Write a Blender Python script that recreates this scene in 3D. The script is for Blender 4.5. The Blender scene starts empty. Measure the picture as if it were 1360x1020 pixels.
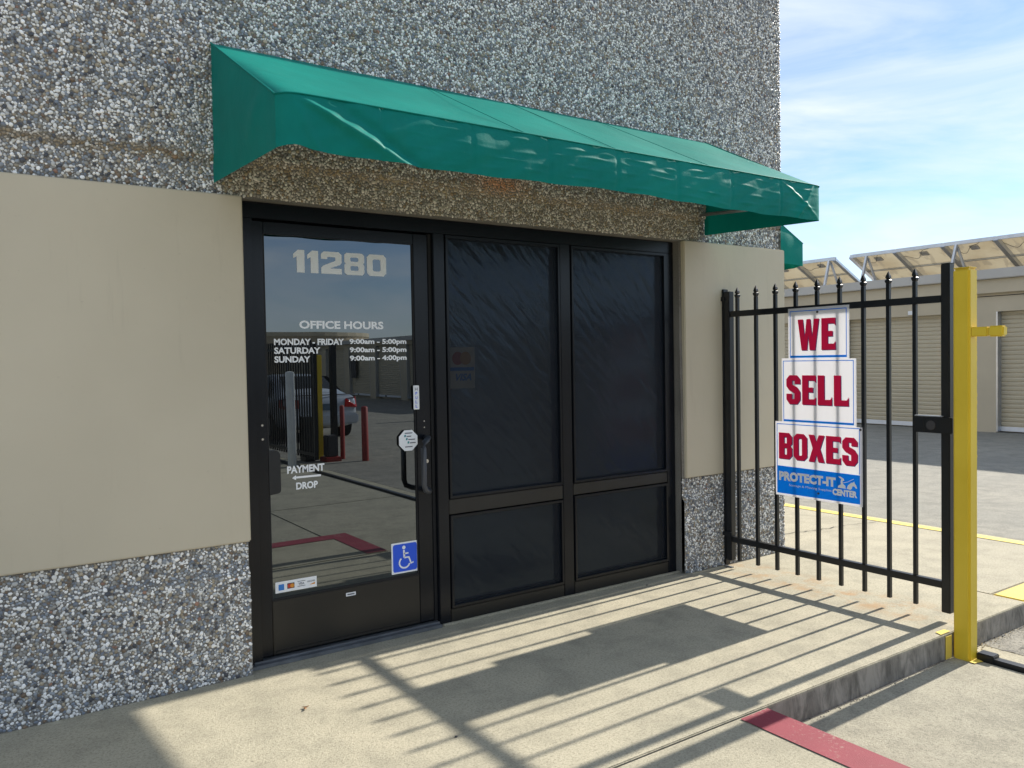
import bpy, bmesh, math, random
import numpy as np
from mathutils import Vector, Matrix, geometry
rad = math.radians
random.seed(7); rng = np.random.default_rng(7)
S = bpy.context.scene
C = S.collection

# ------------------------------------------------------------------ camera, sky, sun, exposure
cam = bpy.data.cameras.new('camera'); co = bpy.data.objects.new('camera', cam); C.objects.link(co)
cam.sensor_fit = 'HORIZONTAL'; cam.sensor_width = 36.0; cam.lens = 36.0 * 1073.233 / 1360.0
cam.clip_start = 0.05; cam.clip_end = 3000
yaw, pitch, roll = rad(55.44357), rad(-1.63705), rad(-0.99280)
fw = Vector((math.cos(yaw)*math.cos(pitch), math.sin(yaw)*math.cos(pitch), math.sin(pitch)))
r0 = fw.cross(Vector((0, 0, 1))).normalized(); u0 = r0.cross(fw)
r_ = math.cos(roll)*r0 + math.sin(roll)*u0; u_ = -math.sin(roll)*r0 + math.cos(roll)*u0
M = Matrix(((r_.x, u_.x, -fw.x, -1.17558), (r_.y, u_.y, -fw.y, -3.99642), (r_.z, u_.z, -fw.z, 1.5), (0, 0, 0, 1)))
co.matrix_world = M
S.camera = co

SUN_EL, SUN_SLOPE = 32.0, 0.022
sun_dir = Vector((1, SUN_SLOPE, math.tan(rad(SUN_EL)))).normalized()
W = bpy.data.worlds.new('World'); S.world = W; W.use_nodes = True
nt = W.node_tree; N = nt.nodes; L = nt.links
bg = N['Background']; bg.inputs[1].default_value = 0.105
sky = N.new('ShaderNodeTexSky'); sky.sky_type = 'NISHITA'; sky.sun_disc = False
sky.sun_elevation = rad(SUN_EL); sky.sun_rotation = math.atan2(sun_dir.x, sun_dir.y)
sky.air_density = 1.0; sky.dust_density = 0.2; sky.ozone_density = 1.6
tc = N.new('ShaderNodeTexCoord')
mp = N.new('ShaderNodeMapping'); mp.inputs['Scale'].default_value = (1.0, 1.3, 4.2); mp.inputs['Rotation'].default_value = (0.30, 0.12, 0.4); mp.inputs['Location'].default_value = (0.0, 0.0, 0.6)
n1 = N.new('ShaderNodeTexNoise'); n1.inputs['Scale'].default_value = 2.0; n1.inputs['Detail'].default_value = 10; n1.inputs['Roughness'].default_value = 0.58; n1.inputs['Distortion'].default_value = 0.9
cr = N.new('ShaderNodeValToRGB'); cr.color_ramp.elements[0].position = 0.33; cr.color_ramp.elements[1].position = 0.68
mx = N.new('ShaderNodeMix'); mx.data_type = 'RGBA'
mx.inputs[7].default_value = (4.6, 4.95, 5.3, 1)
L.new(tc.outputs['Generated'], mp.inputs[0]); L.new(mp.outputs[0], n1.inputs[0]); L.new(n1.outputs[0], cr.inputs[0])
L.new(cr.outputs[0], mx.inputs[0]); tn = N.new('ShaderNodeMix'); tn.data_type = 'RGBA'; tn.blend_type = 'MULTIPLY'; tn.inputs[0].default_value = 1; tn.inputs[7].default_value = (.55, .62, .74, 1)
L.new(sky.outputs[0], tn.inputs[6]); L.new(tn.outputs[2], mx.inputs[6]); L.new(mx.outputs[2], bg.inputs[0])

sl = bpy.data.lights.new('sun', 'SUN'); sl.energy = 4.0; sl.angle = rad(0.65); sl.color = (1.0, 0.93, 0.82)
so = bpy.data.objects.new('sun', sl); C.objects.link(so)
so.rotation_euler = sun_dir.to_track_quat('Z', 'Y').to_euler(); so.location = (20, 1, 14)
S.view_settings.view_transform = 'Standard'; S.view_settings.look = 'None'
S.view_settings.exposure = 1.05; S.view_settings.gamma = 1; S.view_settings.use_curve_mapping = False
S.cycles.max_bounces = 8; S.cycles.diffuse_bounces = 4; S.cycles.caustics_reflective = False; S.cycles.caustics_refractive = False

# ------------------------------------------------------------------ material helpers
def newmat(name):
    m = bpy.data.materials.new(name); m.use_nodes = True
    return m, m.node_tree.nodes, m.node_tree.links, m.node_tree.nodes['Principled BSDF']
def noise(N, L, scale, detail=4, rough=.5, src=None, dist=0, sc3=None):
    n = N.new('ShaderNodeTexNoise'); n.inputs['Scale'].default_value = scale; n.inputs['Detail'].default_value = detail
    n.inputs['Roughness'].default_value = rough; n.inputs['Distortion'].default_value = dist
    t = N.new('ShaderNodeTexCoord'); o = t.outputs['Object']
    if sc3:
        mp = N.new('ShaderNodeMapping'); mp.inputs['Scale'].default_value = sc3; L.new(o, mp.inputs[0]); o = mp.outputs[0]
    L.new(src if src else o, n.inputs['Vector']); return n.outputs[0]
def ramp(N, L, f, *stops):
    r = N.new('ShaderNodeValToRGB'); e = r.color_ramp.elements
    while len(e) < len(stops): e.new(0.5)
    for i, (p, c) in enumerate(stops):
        e[i].position = p; e[i].color = (c, c, c, 1) if isinstance(c, (int, float)) else (*c, 1)
    L.new(f, r.inputs[0]); return r.outputs[0]
def mixc(N, L, f, a, b, mode='MIX'):
    m = N.new('ShaderNodeMix'); m.data_type = 'RGBA'; m.blend_type = mode
    for s, v in ((0, f), (6, a), (7, b)):
        if hasattr(v, 'links'): L.new(v, m.inputs[s])
        else: m.inputs[s].default_value = v if s == 0 else (*v, 1)
    return m.outputs[2]
def bump(N, L, h, P, strength=.3, dist=.002, normal=None):
    b = N.new('ShaderNodeBump'); b.inputs['Strength'].default_value = strength; b.inputs['Distance'].default_value = dist
    L.new(h, b.inputs['Height'])
    if normal: L.new(normal, b.inputs['Normal'])
    L.new(b.outputs[0], P.inputs['Normal']); return b.outputs[0]
def math_(N, L, op, a, b):
    m = N.new('ShaderNodeMath'); m.operation = op
    for i, v in enumerate((a, b)):
        if hasattr(v, 'links'): L.new(v, m.inputs[i])
        else: m.inputs[i].default_value = v
    return m.outputs[0]
def simple(name, col, rough=.5, metal=0, var=.12, nscale=6, bscale=None, bstr=.1, spec=.5, coat=0):
    m, N, L, P = newmat(name)
    f = noise(N, L, nscale, 5, .6)
    c = mixc(N, L, ramp(N, L, f, (.3, 0.0), (.7, 1.0)), tuple(x*(1-var) for x in col), tuple(min(1, x*(1+var)) for x in col))
    L.new(c, P.inputs['Base Color']); P.inputs['Roughness'].default_value = rough; P.inputs['Metallic'].default_value = metal
    P.inputs['Specular IOR Level'].default_value = spec
    if coat: P.inputs['Coat Weight'].default_value = coat; P.inputs['Coat Roughness'].default_value = .05
    if bscale: bump(N, L, noise(N, L, bscale, 4), P, bstr, .003)
    return m

def concrete(name, base, warm, dark=.75, rust=False, sand=1.0):
    m, N, L, P = newmat(name)
    big = noise(N, L, .7, 6, .62, dist=.4); mid = noise(N, L, 4, 8, .72, dist=.3); fine = noise(N, L, 85, 4, .8)
    grit = noise(N, L, 150, 3, .75)
    c = mixc(N, L, ramp(N, L, big, (.35, 0.0), (.66, 1.0)), base, warm)
    c = mixc(N, L, ramp(N, L, mid, (.36, .9), (.56, 0.0)), c, tuple(x*dark for x in base))
    c = mixc(N, L, ramp(N, L, noise(N, L, 1.6, 7, .7, sc3=(1, 2.2, 1), dist=.8), (.60, 0.0), (.74, .6)), c, tuple(x*.66 for x in base))
    c = mixc(N, L, ramp(N, L, fine, (.34, .75*sand), (.52, 0.0)), c, tuple(x*.45 for x in base))
    c = mixc(N, L, ramp(N, L, grit, (.54, 0.0), (.68, .6*sand)), c, tuple(min(.8, x*1.4) for x in base))
    v = N.new('ShaderNodeTexVoronoi'); v.inputs['Scale'].default_value = 7; v.inputs['Randomness'].default_value = 1
    t = N.new('ShaderNodeTexCoord'); L.new(t.outputs['Object'], v.inputs['Vector'])
    c = mixc(N, L, ramp(N, L, v.outputs['Distance'], (.015, .55), (.05, 0.0)), c, (.09, .08, .07))
    if rust:
        sx = N.new('ShaderNodeSeparateXYZ'); L.new(t.outputs['Object'], sx.inputs[0])
        d = math_(N, L, 'ABSOLUTE', math_(N, L, 'SUBTRACT', sx.outputs[0], 3.38), 0)
        near = ramp(N, L, d, (.05, 1.0), (.28, 0.0))
        yy = ramp(N, L, math_(N, L, 'MULTIPLY', sx.outputs[1], -.5), (.0, 0.0), (.1, 1.0), (.78, 1.0), (.88, 0.0))
        rn = ramp(N, L, noise(N, L, 6, 5, .7), (.46, 0.0), (.68, 1.0))
        f = math_(N, L, 'MULTIPLY', math_(N, L, 'MULTIPLY', near, yy), rn)
        c = mixc(N, L, f, c, (.42, .27, .14))
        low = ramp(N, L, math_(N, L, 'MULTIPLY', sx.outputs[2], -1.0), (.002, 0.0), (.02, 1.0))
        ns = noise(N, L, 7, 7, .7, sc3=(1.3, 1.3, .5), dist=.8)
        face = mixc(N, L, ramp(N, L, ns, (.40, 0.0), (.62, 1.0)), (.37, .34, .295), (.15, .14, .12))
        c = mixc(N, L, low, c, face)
    L.new(c, P.inputs['Base Color']); P.inputs['Roughness'].default_value = .9; P.inputs['Specular IOR Level'].default_value = .25
    h = mixc(N, L, .4, noise(N, L, 120, 4, .8), noise(N, L, 14, 5, .6))
    bump(N, L, h, P, .8, .006)
    return m

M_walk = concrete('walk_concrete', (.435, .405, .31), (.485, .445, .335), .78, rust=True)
M_slab = concrete('slab_concrete', (.41, .38, .29), (.455, .42, .32), .78)
M_lot = concrete('lot_concrete', (.36, .34, .27), (.41, .38, .295), .76, sand=1.0)
M_yard = concrete('yard_concrete', (.42, .39, .305), (.465, .43, .33), .8)
M_yard2 = concrete('yard_paving', (.27, .265, .235), (.33, .315, .27), .8, sand=1.0)
M_curbside = M_walk
def streaked():
    m, N, L, P = newmat('curb_concrete')
    n = noise(N, L, 9, 6, .65, sc3=(1.4, 1.4, .6), dist=.6)
    c = mixc(N, L, ramp(N, L, n, (.42, 0.0), (.62, 1.0)), (.36, .335, .29), (.15, .145, .13))
    c = mixc(N, L, ramp(N, L, noise(N, L, 160, 3), (.35, .5), (.5, 0.0)), c, (.2, .18, .15))
    L.new(c, P.inputs['Base Color']); P.inputs['Roughness'].default_value = .9
    bump(N, L, noise(N, L, 120, 4), P, .4, .004); return m
M_curb = streaked()
def worn_paint(name, col, under, wear=.62):
    m, N, L, P = newmat(name)
    n = noise(N, L, 60, 5, .75); b = noise(N, L, 6, 4)
    f = ramp(N, L, mixc(N, L, .35, n, b), (wear-.05, 0.0), (wear+.04, 1.0))
    c = mixc(N, L, ramp(N, L, noise(N, L, 4, 5), (.3, 0.0), (.7, 1.0)), tuple(x*.82 for x in col), col)
    c = mixc(N, L, f, c, under)
    L.new(c, P.inputs['Base Color']); P.inputs['Roughness'].default_value = .7
    bump(N, L, noise(N, L, 230, 3), P, .4, .003); return m
M_red = worn_paint('red_paint', (.27, .035, .055), (.32, .17, .15), .60)
M_yline = worn_paint('yellow_line_paint', (.85, .66, .14), (.5, .46, .38), .66)
M_ycurb = worn_paint('yellow_curb_paint', (.82, .62, .10), (.5, .46, .38), .66)

def mortar():
    m, N, L, P = newmat('aggregate_mortar')
    c = mixc(N, L, ramp(N, L, noise(N, L, 3, 5), (.35, 0.0), (.65, 1.0)), (.20, .19, .17), (.28, .265, .235))
    c = mixc(N, L, ramp(N, L, noise(N, L, 200, 3), (.4, .6), (.6, 0.0)), c, (.08, .07, .06))
    L.new(c, P.inputs['Base Color']); P.inputs['Roughness'].default_value = .95
    bump(N, L, noise(N, L, 150, 3), P, .5, .004); return m
M_mortar = mortar()
def pebble_mat():
    m, N, L, P = newmat('pebble')
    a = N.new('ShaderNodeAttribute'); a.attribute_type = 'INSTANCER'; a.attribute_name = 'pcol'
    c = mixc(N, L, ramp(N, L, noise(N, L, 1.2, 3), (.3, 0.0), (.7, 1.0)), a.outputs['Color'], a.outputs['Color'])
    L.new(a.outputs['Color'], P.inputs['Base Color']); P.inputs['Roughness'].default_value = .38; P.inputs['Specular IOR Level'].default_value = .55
    return m
M_pebble = pebble_mat()
def aggregate_mat():     # same wall where no pebble can be told apart
    m, N, L, P = newmat('aggregate_far')
    t = N.new('ShaderNodeTexCoord'); v = N.new('ShaderNodeTexVoronoi'); v.inputs['Scale'].default_value = 68; L.new(t.outputs['Object'], v.inputs['Vector'])
    s = N.new('ShaderNodeSeparateColor'); L.new(v.outputs['Color'], s.inputs[0])
    c = ramp(N, L, s.outputs[0], (0, (.07, .075, .09)), (.2, (.16, .15, .13)), (.4, (.18, .21, .26)), (.6, (.32, .26, .19)), (.75, (.4, .39, .37)), (.9, (.7, .68, .63)))
    c = mixc(N, L, ramp(N, L, v.outputs['Distance'], (.35, 0.0), (.6, 1.0)), c, (.18, .16, .135))
    L.new(c, P.inputs['Base Color']); P.inputs['Roughness'].default_value = .6
    bump(N, L, ramp(N, L, v.outputs['Distance'], (0, 1.0), (.6, 0.0)), P, .8, .006); return m
M_agg = aggregate_mat()
M_beige = None
def stucco():
    m, N, L, P = newmat('painted_panel')
    c = mixc(N, L, ramp(N, L, noise(N, L, .9, 5), (.35, 0.0), (.68, 1.0)), (.55, .49, .37), (.61, .545, .415))
    c = mixc(N, L, ramp(N, L, noise(N, L, 3.5, 6, .7, sc3=(4, 4, .35)), (.58, 0.0), (.8, .35)), c, (.40, .35, .26))
    c = mixc(N, L, ramp(N, L, noise(N, L, 40, 5, .7), (.66, 0.0), (.74, .5)), c, (.42, .37, .28))
    L.new(c, P.inputs['Base Color']); P.inputs['Roughness'].default_value = .6; P.inputs['Specular IOR Level'].default_value = .4
    b = bump(N, L, noise(N, L, 3.0, 4), P, .35, .02); bump(N, L, noise(N, L, 240, 3), P, .16, .002, b); return m
M_beige = stucco()
M_frame = simple('dark_anodised_frame', (.006, .0075, .011), .25, .0, .25, 3, 40, .03, .35)
M_rail2 = simple('dark_frame_warm', (.008, .0075, .007), .36, .0, .3, 3, 60, .05, .6)  # browner, rougher frame tone for rails and sills
M_thres = simple('threshold_aluminium', (.20, .215, .235), .45, .7, .25, 8, 80, .1)
M_gasket = simple('black_gasket', (.008, .008, .009), .7)
M_black = simple('black_paint', (.008, .010, .013), .36, 0, .3, 7, 60, .08, .5)
M_yellow = None
def yellow():
    m, N, L, P = newmat('yellow_gloss_paint')
    c = mixc(N, L, ramp(N, L, noise(N, L, 2.2, 4), (.3, 0.0), (.7, 1.0)), (.70, .50, .03), (.80, .59, .05))
    c = mixc(N, L, ramp(N, L, noise(N, L, 30, 6, .75), (.68, 0.0), (.73, .8)), c, (.35, .23, .05))
    L.new(c, P.inputs['Base Color']); P.inputs['Roughness'].default_value = .38
    bump(N, L, noise(N, L, 45, 4, .6), P, .25, .004); return m
M_yellow = yellow()
M_chrome = simple('brushed_metal', (.6, .58, .54), .25, 1)
M_white = simple('white_vinyl', (.86, .88, .90), .5, 0, .03)
M_number = simple('grey_vinyl', (.74, .76, .76), .45, 0, .03)
M_blue = simple('sign_blue', (.015, .16, .75), .4, 0, .04)
M_isablue = simple('access_blue', (.02, .10, .72), .4, 0, .04)
M_alu = simple('galvanised_aluminium', (.55, .58, .63), .35, .85, .1, 5)
M_bwall = simple('storage_wall_paint', (.52, .455, .34), .75, 0, .06, 1.2, 50, .1)
M_fascia = simple('fascia_metal', (.46, .45, .43), .5, .1, .06, 1.5)
M_curtain = simple('roll_up_curtain', (.54, .48, .36), .5, 0, .05, 1.0)
M_dgrey = simple('dark_grey', (.05, .05, .055), .6)
M_card = simple('card_white', (.75, .77, .8), .5, 0, .03)
M_cblue = simple('card_blue', (.03, .2, .6), .4); M_cred = simple('card_red', (.55, .05, .03), .4); M_corg = simple('card_orange', (.75, .3, .04), .4)
M_shadew = simple('shaded_sticker_white', (.55, .55, .50), .6); M_shader = simple('shaded_sticker_red', (.40, .09, .06), .6); M_shadeo = simple('shaded_sticker_orange', (.50, .27, .09), .6)  # sticker colours darkened to carry the shade behind the window screen
M_teal = simple('teal_ink', (.02, .25, .28), .5)
M_ink = simple('grey_ink', (.12, .13, .16), .6)
M_leaf = simple('dry_leaf', (.28, .13, .05), .7)
M_redb = simple('red_bollard_paint', (.30, .035, .03), .5, 0, .15)
M_whiteb = simple('white_pipe_paint', (.84, .84, .8), .45)
M_carp = simple('silver_car_paint', (.52, .56, .62), .3, .25, .03, 2, coat=1)
M_carg = simple('car_glass', (.015, .018, .02), .05, 0, .05, spec=.8)
M_tyre = simple('tyre_rubber', (.02, .02, .02), .8)
M_tail = simple('tail_lamp_red', (.45, .01, .01), .15, 0, .1, spec=.8)
M_plate = simple('plate', (.10, .16, .22), .4)
M_tan = simple('tan_stucco', (.46, .38, .27), .8, 0, .06)

def glass_dark():
    m, N, L, P = newmat('reflective_glass')
    out = N['Material Output']
    g = N.new('ShaderNodeBsdfGlossy'); g.inputs['Roughness'].default_value = 0.004; g.inputs['Color'].default_value = (.84, .93, 1, 1)
    d = N.new('ShaderNodeBsdfDiffuse'); d.inputs['Color'].default_value = (.004, .004, .004, 1)
    f = N.new('ShaderNodeFresnel'); f.inputs['IOR'].default_value = 2.45
    b = N.new('ShaderNodeBump'); b.inputs['Strength'].default_value = .05; b.inputs['Distance'].default_value = .004
    L.new(noise(N, L, 2.2, 1), b.inputs['Height']); L.new(b.outputs[0], g.inputs['Normal'])
    ms = N.new('ShaderNodeMixShader'); L.new(f.outputs[0], ms.inputs[0]); L.new(d.outputs[0], ms.inputs[1]); L.new(g.outputs[0], ms.inputs[2])
    L.new(ms.outputs[0], out.inputs[0]); return m
M_glass = glass_dark()
def glass_wavy():
    m, N, L, P = newmat('film_backed_glass')
    out = N['Material Output']
    g = N.new('ShaderNodeBsdfGlossy'); g.inputs['Roughness'].default_value = 0.17; g.inputs['Color'].default_value = (.62, .8, 1, 1)
    d = N.new('ShaderNodeBsdfDiffuse'); d.inputs['Color'].default_value = (.004, .006, .009, 1)
    b = N.new('ShaderNodeBump'); b.inputs['Strength'].default_value = .7; b.inputs['Distance'].default_value = .0078
    t = N.new('ShaderNodeTexCoord'); m0 = N.new('ShaderNodeMapping'); m0.inputs['Rotation'].default_value = (0, rad(-48), 0); L.new(t.outputs['Object'], m0.inputs[0])
    mp = N.new('ShaderNodeMapping'); mp.inputs['Scale'].default_value = (1, 1, 4.0)
    L.new(m0.outputs[0], mp.inputs[0])
    L.new(noise(N, L, 5.5, 2, .4, src=mp.outputs[0], dist=.3), b.inputs['Height']); L.new(b.outputs[0], g.inputs['Normal'])
    ms = N.new('ShaderNodeMixShader'); ms.inputs[0].default_value = .42; L.new(d.outputs[0], ms.inputs[1]); L.new(g.outputs[0], ms.inputs[2])
    L.new(ms.outputs[0], out.inputs[0]); return m
M_wglass = glass_wavy()
def screen_mat():
    m, N, L, P = newmat('solar_screen')
    out = N['Material Output']
    c = mixc(N, L, ramp(N, L, noise(N, L, 1.4, 4), (.3, 0.0), (.7, 1.0)), (.004, .007, .013), (.007, .011, .018))
    # fine weave and faint paler streaks
    w = N.new('ShaderNodeTexWave'); w.inputs['Scale'].default_value = 180; t = N.new('ShaderNodeTexCoord')
    w.bands_direction = 'Z'; L.new(t.outputs['Object'], w.inputs['Vector'])
    st = ramp(N, L, noise(N, L, 2.4, 5, .6, sc3=(1, 1, 5), dist=1.2), (.5, 0.0), (.75, .35))
    c = mixc(N, L, st, c, (.022, .026, .030))
    L.new(c, P.inputs['Base Color']); P.inputs['Roughness'].default_value = .5; P.inputs['Specular IOR Level'].default_value = .2
    bump(N, L, w.outputs['Fac'], P, .1, .001)
    tr = N.new('ShaderNodeBsdfTransparent'); ms = N.new('ShaderNodeMixShader'); ms.inputs[0].default_value = .23
    L.new(P.outputs[0], ms.inputs[1]); L.new(tr.outputs[0], ms.inputs[2]); L.new(ms.outputs[0], out.inputs[0]); return m
M_screen = screen_mat()
def fabric():
    m, N, L, P = newmat('teal_canvas')
    out = N['Material Output']
    c = mixc(N, L, ramp(N, L, noise(N, L, 1.6, 6, .65), (.35, 0.0), (.7, 1.0)), (.001, .17, .142), (.002, .225, .185))
    c = mixc(N, L, ramp(N, L, noise(N, L, 2.2, 6, .7, sc3=(5, 5, .7)), (.55, 0.0), (.8, .4)), c, (.012, .21, .16))
    sp = ramp(N, L, noise(N, L, 26, 3, .5), (.76, 0.0), (.79, .7))
    c = mixc(N, L, sp, c, (.12, .35, .28))
    L.new(c, P.inputs['Base Color']); P.inputs['Roughness'].default_value = .55; P.inputs['Specular IOR Level'].default_value = .12
    b = bump(N, L, noise(N, L, 9, 5, .6), P, .25, .012); bump(N, L, noise(N, L, 600, 2), P, .15, .001, b)
    tl = N.new('ShaderNodeBsdfTranslucent'); L.new(c, tl.inputs[0]); ms = N.new('ShaderNodeMixShader'); ms.inputs[0].default_value = .03
    L.new(P.outputs[0], ms.inputs[1]); L.new(tl.outputs[0], ms.inputs[2]); L.new(ms.outputs[0], out.inputs[0]); return m
M_fabric = fabric()
def translucent(name, col, fac, rough=.4, tcol=None):
    m, N, L, P = newmat(name); out = N['Material Output']
    c = mixc(N, L, ramp(N, L, noise(N, L, 3, 5), (.3, 0.0), (.7, 1.0)), tuple(x*.95 for x in col), col)
    L.new(c, P.inputs['Base Color']); P.inputs['Roughness'].default_value = rough
    tl = N.new('ShaderNodeBsdfTranslucent'); tl.inputs[0].default_value = (*(tcol or col), 1); ms = N.new('ShaderNodeMixShader'); ms.inputs[0].default_value = fac
    L.new(P.outputs[0], ms.inputs[1]); L.new(tl.outputs[0], ms.inputs[2]); L.new(ms.outputs[0], out.inputs[0]); return m
M_signw = translucent('sign_white', (.86, .86, .88), .5)
M_signr = translucent('sign_red', (.95, .012, .09), .06, tcol=(.95, .02, .1))
M_signn = translucent('sign_navy', (.04, .06, .24), .1)
M_signb = translucent('sign_blue_print', (.0, .24, .92), .30, tcol=(.0, .30, 1.0))
M_signwp = translucent('sign_white_print', (.95, .96, .97), .04)
def backsheet():
    m, N, L, P = newmat('solar_backsheet'); out = N['Material Output']
    a = noise(N, L, 1.3, 5, .6)
    c = mixc(N, L, ramp(N, L, a, (.4, 0.0), (.6, 1.0)), (.50, .42, .28), (.60, .53, .38))
    c = mixc(N, L, ramp(N, L, noise(N, L, 2.6, 3, .5, sc3=(1, 2.2, 1)), (.55, 0.0), (.6, .45)), c, (.30, .26, .2))
    L.new(c, P.inputs['Base Color']); P.inputs['Roughness'].default_value = .5
    tl = N.new('ShaderNodeBsdfTranslucent'); L.new(c, tl.inputs[0]); ms = N.new('ShaderNodeMixShader'); ms.inputs[0].default_value = .22
    L.new(P.outputs[0], ms.inputs[1]); L.new(tl.outputs[0], ms.inputs[2]); L.new(ms.outputs[0], out.inputs[0]); return m
M_back = backsheet()

# ------------------------------------------------------------------ mesh helpers
class MB:
    def __init__(s): s.v = []; s.f = []
    def box(s, x0, x1, y0, y1, z0, z1):
        b = len(s.v)
        s.v += [(x0,y0,z0),(x1,y0,z0),(x1,y1,z0),(x0,y1,z0),(x0,y0,z1),(x1,y0,z1),(x1,y1,z1),(x0,y1,z1)]
        s.f += [tuple(b+i for i in q) for q in ((0,3,2,1),(4,5,6,7),(0,1,5,4),(1,2,6,5),(2,3,7,6),(3,0,4,7))]; return s
    def quad(s, *p):
        b = len(s.v); s.v += [tuple(q) for q in p]; s.f.append(tuple(range(b, b+len(p)))); return s
    def tube(s, pts, r, n=8, cap=True):
        pts = [Vector(p) for p in pts]; rings = []
        for i, p in enumerate(pts):
            d = (pts[min(i+1, len(pts)-1)] - pts[max(i-1, 0)]).normalized()
            a = d.cross(Vector((0.13, .21, 1)) if abs(d.z) < .9 else Vector((1, .1, 0))).normalized(); b = d.cross(a)
            rr = r[i] if isinstance(r, (list, tuple)) else r
            k = len(s.v); s.v += [tuple(p + rr*(math.cos(2*math.pi*j/n)*a + math.sin(2*math.pi*j/n)*b)) for j in range(n)]; rings.append(k)
        for a, b in zip(rings, rings[1:]):
            for j in range(n): s.f.append((a+j, a+(j+1) % n, b+(j+1) % n, b+j))
        if cap: s.f.append(tuple(rings[0]+j for j in range(n))[::-1]); s.f.append(tuple(rings[-1]+j for j in range(n)))
        return s
    def build(s, name, mat, parent=None, bevel=0, smooth=False, solid=0):
        me = bpy.data.meshes.new(name); me.from_pydata(s.v, [], s.f)
        bm = bmesh.new(); bm.from_mesh(me); bmesh.ops.recalc_face_normals(bm, faces=bm.faces) if len(bm.faces) > 1 else None
        if bevel: bmesh.ops.bevel(bm, geom=list(bm.edges), offset=bevel, segments=2, affect='EDGES', clamp_overlap=True)
        bm.to_mesh(me); bm.free()
        me.materials.append(mat)
        if smooth: me.shade_smooth() if hasattr(me, 'shade_smooth') else None
        if bevel:
            for p in me.polygons: p.use_smooth = False
        o = bpy.data.objects.new(name, me); C.objects.link(o)
        if parent: o.parent = parent; o.matrix_parent_inverse = Matrix.Translation(parent.location).inverted() if parent.type == 'EMPTY' else root_inv(parent)
        return o
def root_inv(p):
    m = Matrix.Identity(4); q = p
    while q: m = q.matrix_parent_inverse @ m if q.parent else Matrix.Translation(q.location) @ m; q = q.parent
    return m.inverted()
def empty(name, loc, label, cat, group=None):
    o = bpy.data.objects.new(name, None); C.objects.link(o); o.location = loc; o.empty_display_size = .2
    o['label'] = label; o['category'] = cat
    if group: o['group'] = group
    return o
def tag(o, label, cat, group=None):
    o['label'] = label; o['category'] = cat
    if group: o['group'] = group
    return o
def struct(o): o['kind'] = 'structure'; return o
def box(name, mat, parent, *a, bevel=0): return MB().box(*a).build(name, mat, parent, bevel)
def meshobj(name, verts, faces, mat, parent=None, smooth=False):
    m = MB(); m.v = [tuple(v) for v in verts]; m.f = [tuple(f) for f in faces]; return m.build(name, mat, parent, smooth=smooth)
def copy_tree(o, off, parent=None):
    c = o.copy(); C.objects.link(c)
    if parent: c.parent = parent
    else: c.location = o.location + Vector(off)
    for ch in list(o.children): copy_tree(ch, off, c)
    return c

# flat print: text and polygons placed on planes. F(u, v) -> xyz
def on_wall(y): return lambda u, v: (u, y, v)          # front of building
def on_sign(x): return lambda u, v: (x, -u, v)         # u grows to the right in view = -y
def text_polys(s, off=0.0, spacing=1.0):
    cu = bpy.data.curves.new('t', 'FONT'); cu.body = s; cu.size = 1; cu.offset = off; cu.fill_mode = 'FRONT'; cu.resolution_u = 3; cu.space_character = spacing
    o = bpy.data.objects.new('t', cu); C.objects.link(o); bpy.context.view_layer.update()
    me = bpy.data.meshes.new_from_object(o.evaluated_get(bpy.context.evaluated_depsgraph_get()))
    v = [(p.co.x, p.co.y) for p in me.vertices]; f = [tuple(p.vertices) for p in me.polygons]
    bpy.data.objects.remove(o); bpy.data.curves.remove(cu); bpy.data.meshes.remove(me); return v, f
def place_text(s, F, u0, u1, v0, v1, mat, parent, off=.02, name='lettering', desc=None, spacing=1.0, shear=0):
    v, f = text_polys(s, off, spacing)
    xs = [a for a, b in v]; ys = [b for a, b in v]; x0, x1, y0, y1 = min(xs), max(xs), min(ys), max(ys)
    V = [F(u0 + (a-x0)/(x1-x0)*(u1-u0) + shear*(b-y0), v0 + (b-y0)/(y1-y0)*(v1-v0)) for a, b in v]
    return meshobj(name, V, f, mat, parent)
def poly_shape(loops):
    vs = [Vector((p[0], p[1], 0)) for l in loops for p in l]
    t = geometry.tessellate_polygon([[Vector((p[0], p[1], 0)) for p in l] for l in loops]); return [(v.x, v.y) for v in vs], [tuple(x) for x in t]
def oct_(x0, x1, y0, y1, c, d=None):
    d = d or c; return [(x0+c, y0), (x1-c, y0), (x1, y0+d), (x1, y1-d), (x1-c, y1), (x0+c, y1), (x0, y1-d), (x0, y0+d)]
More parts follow.
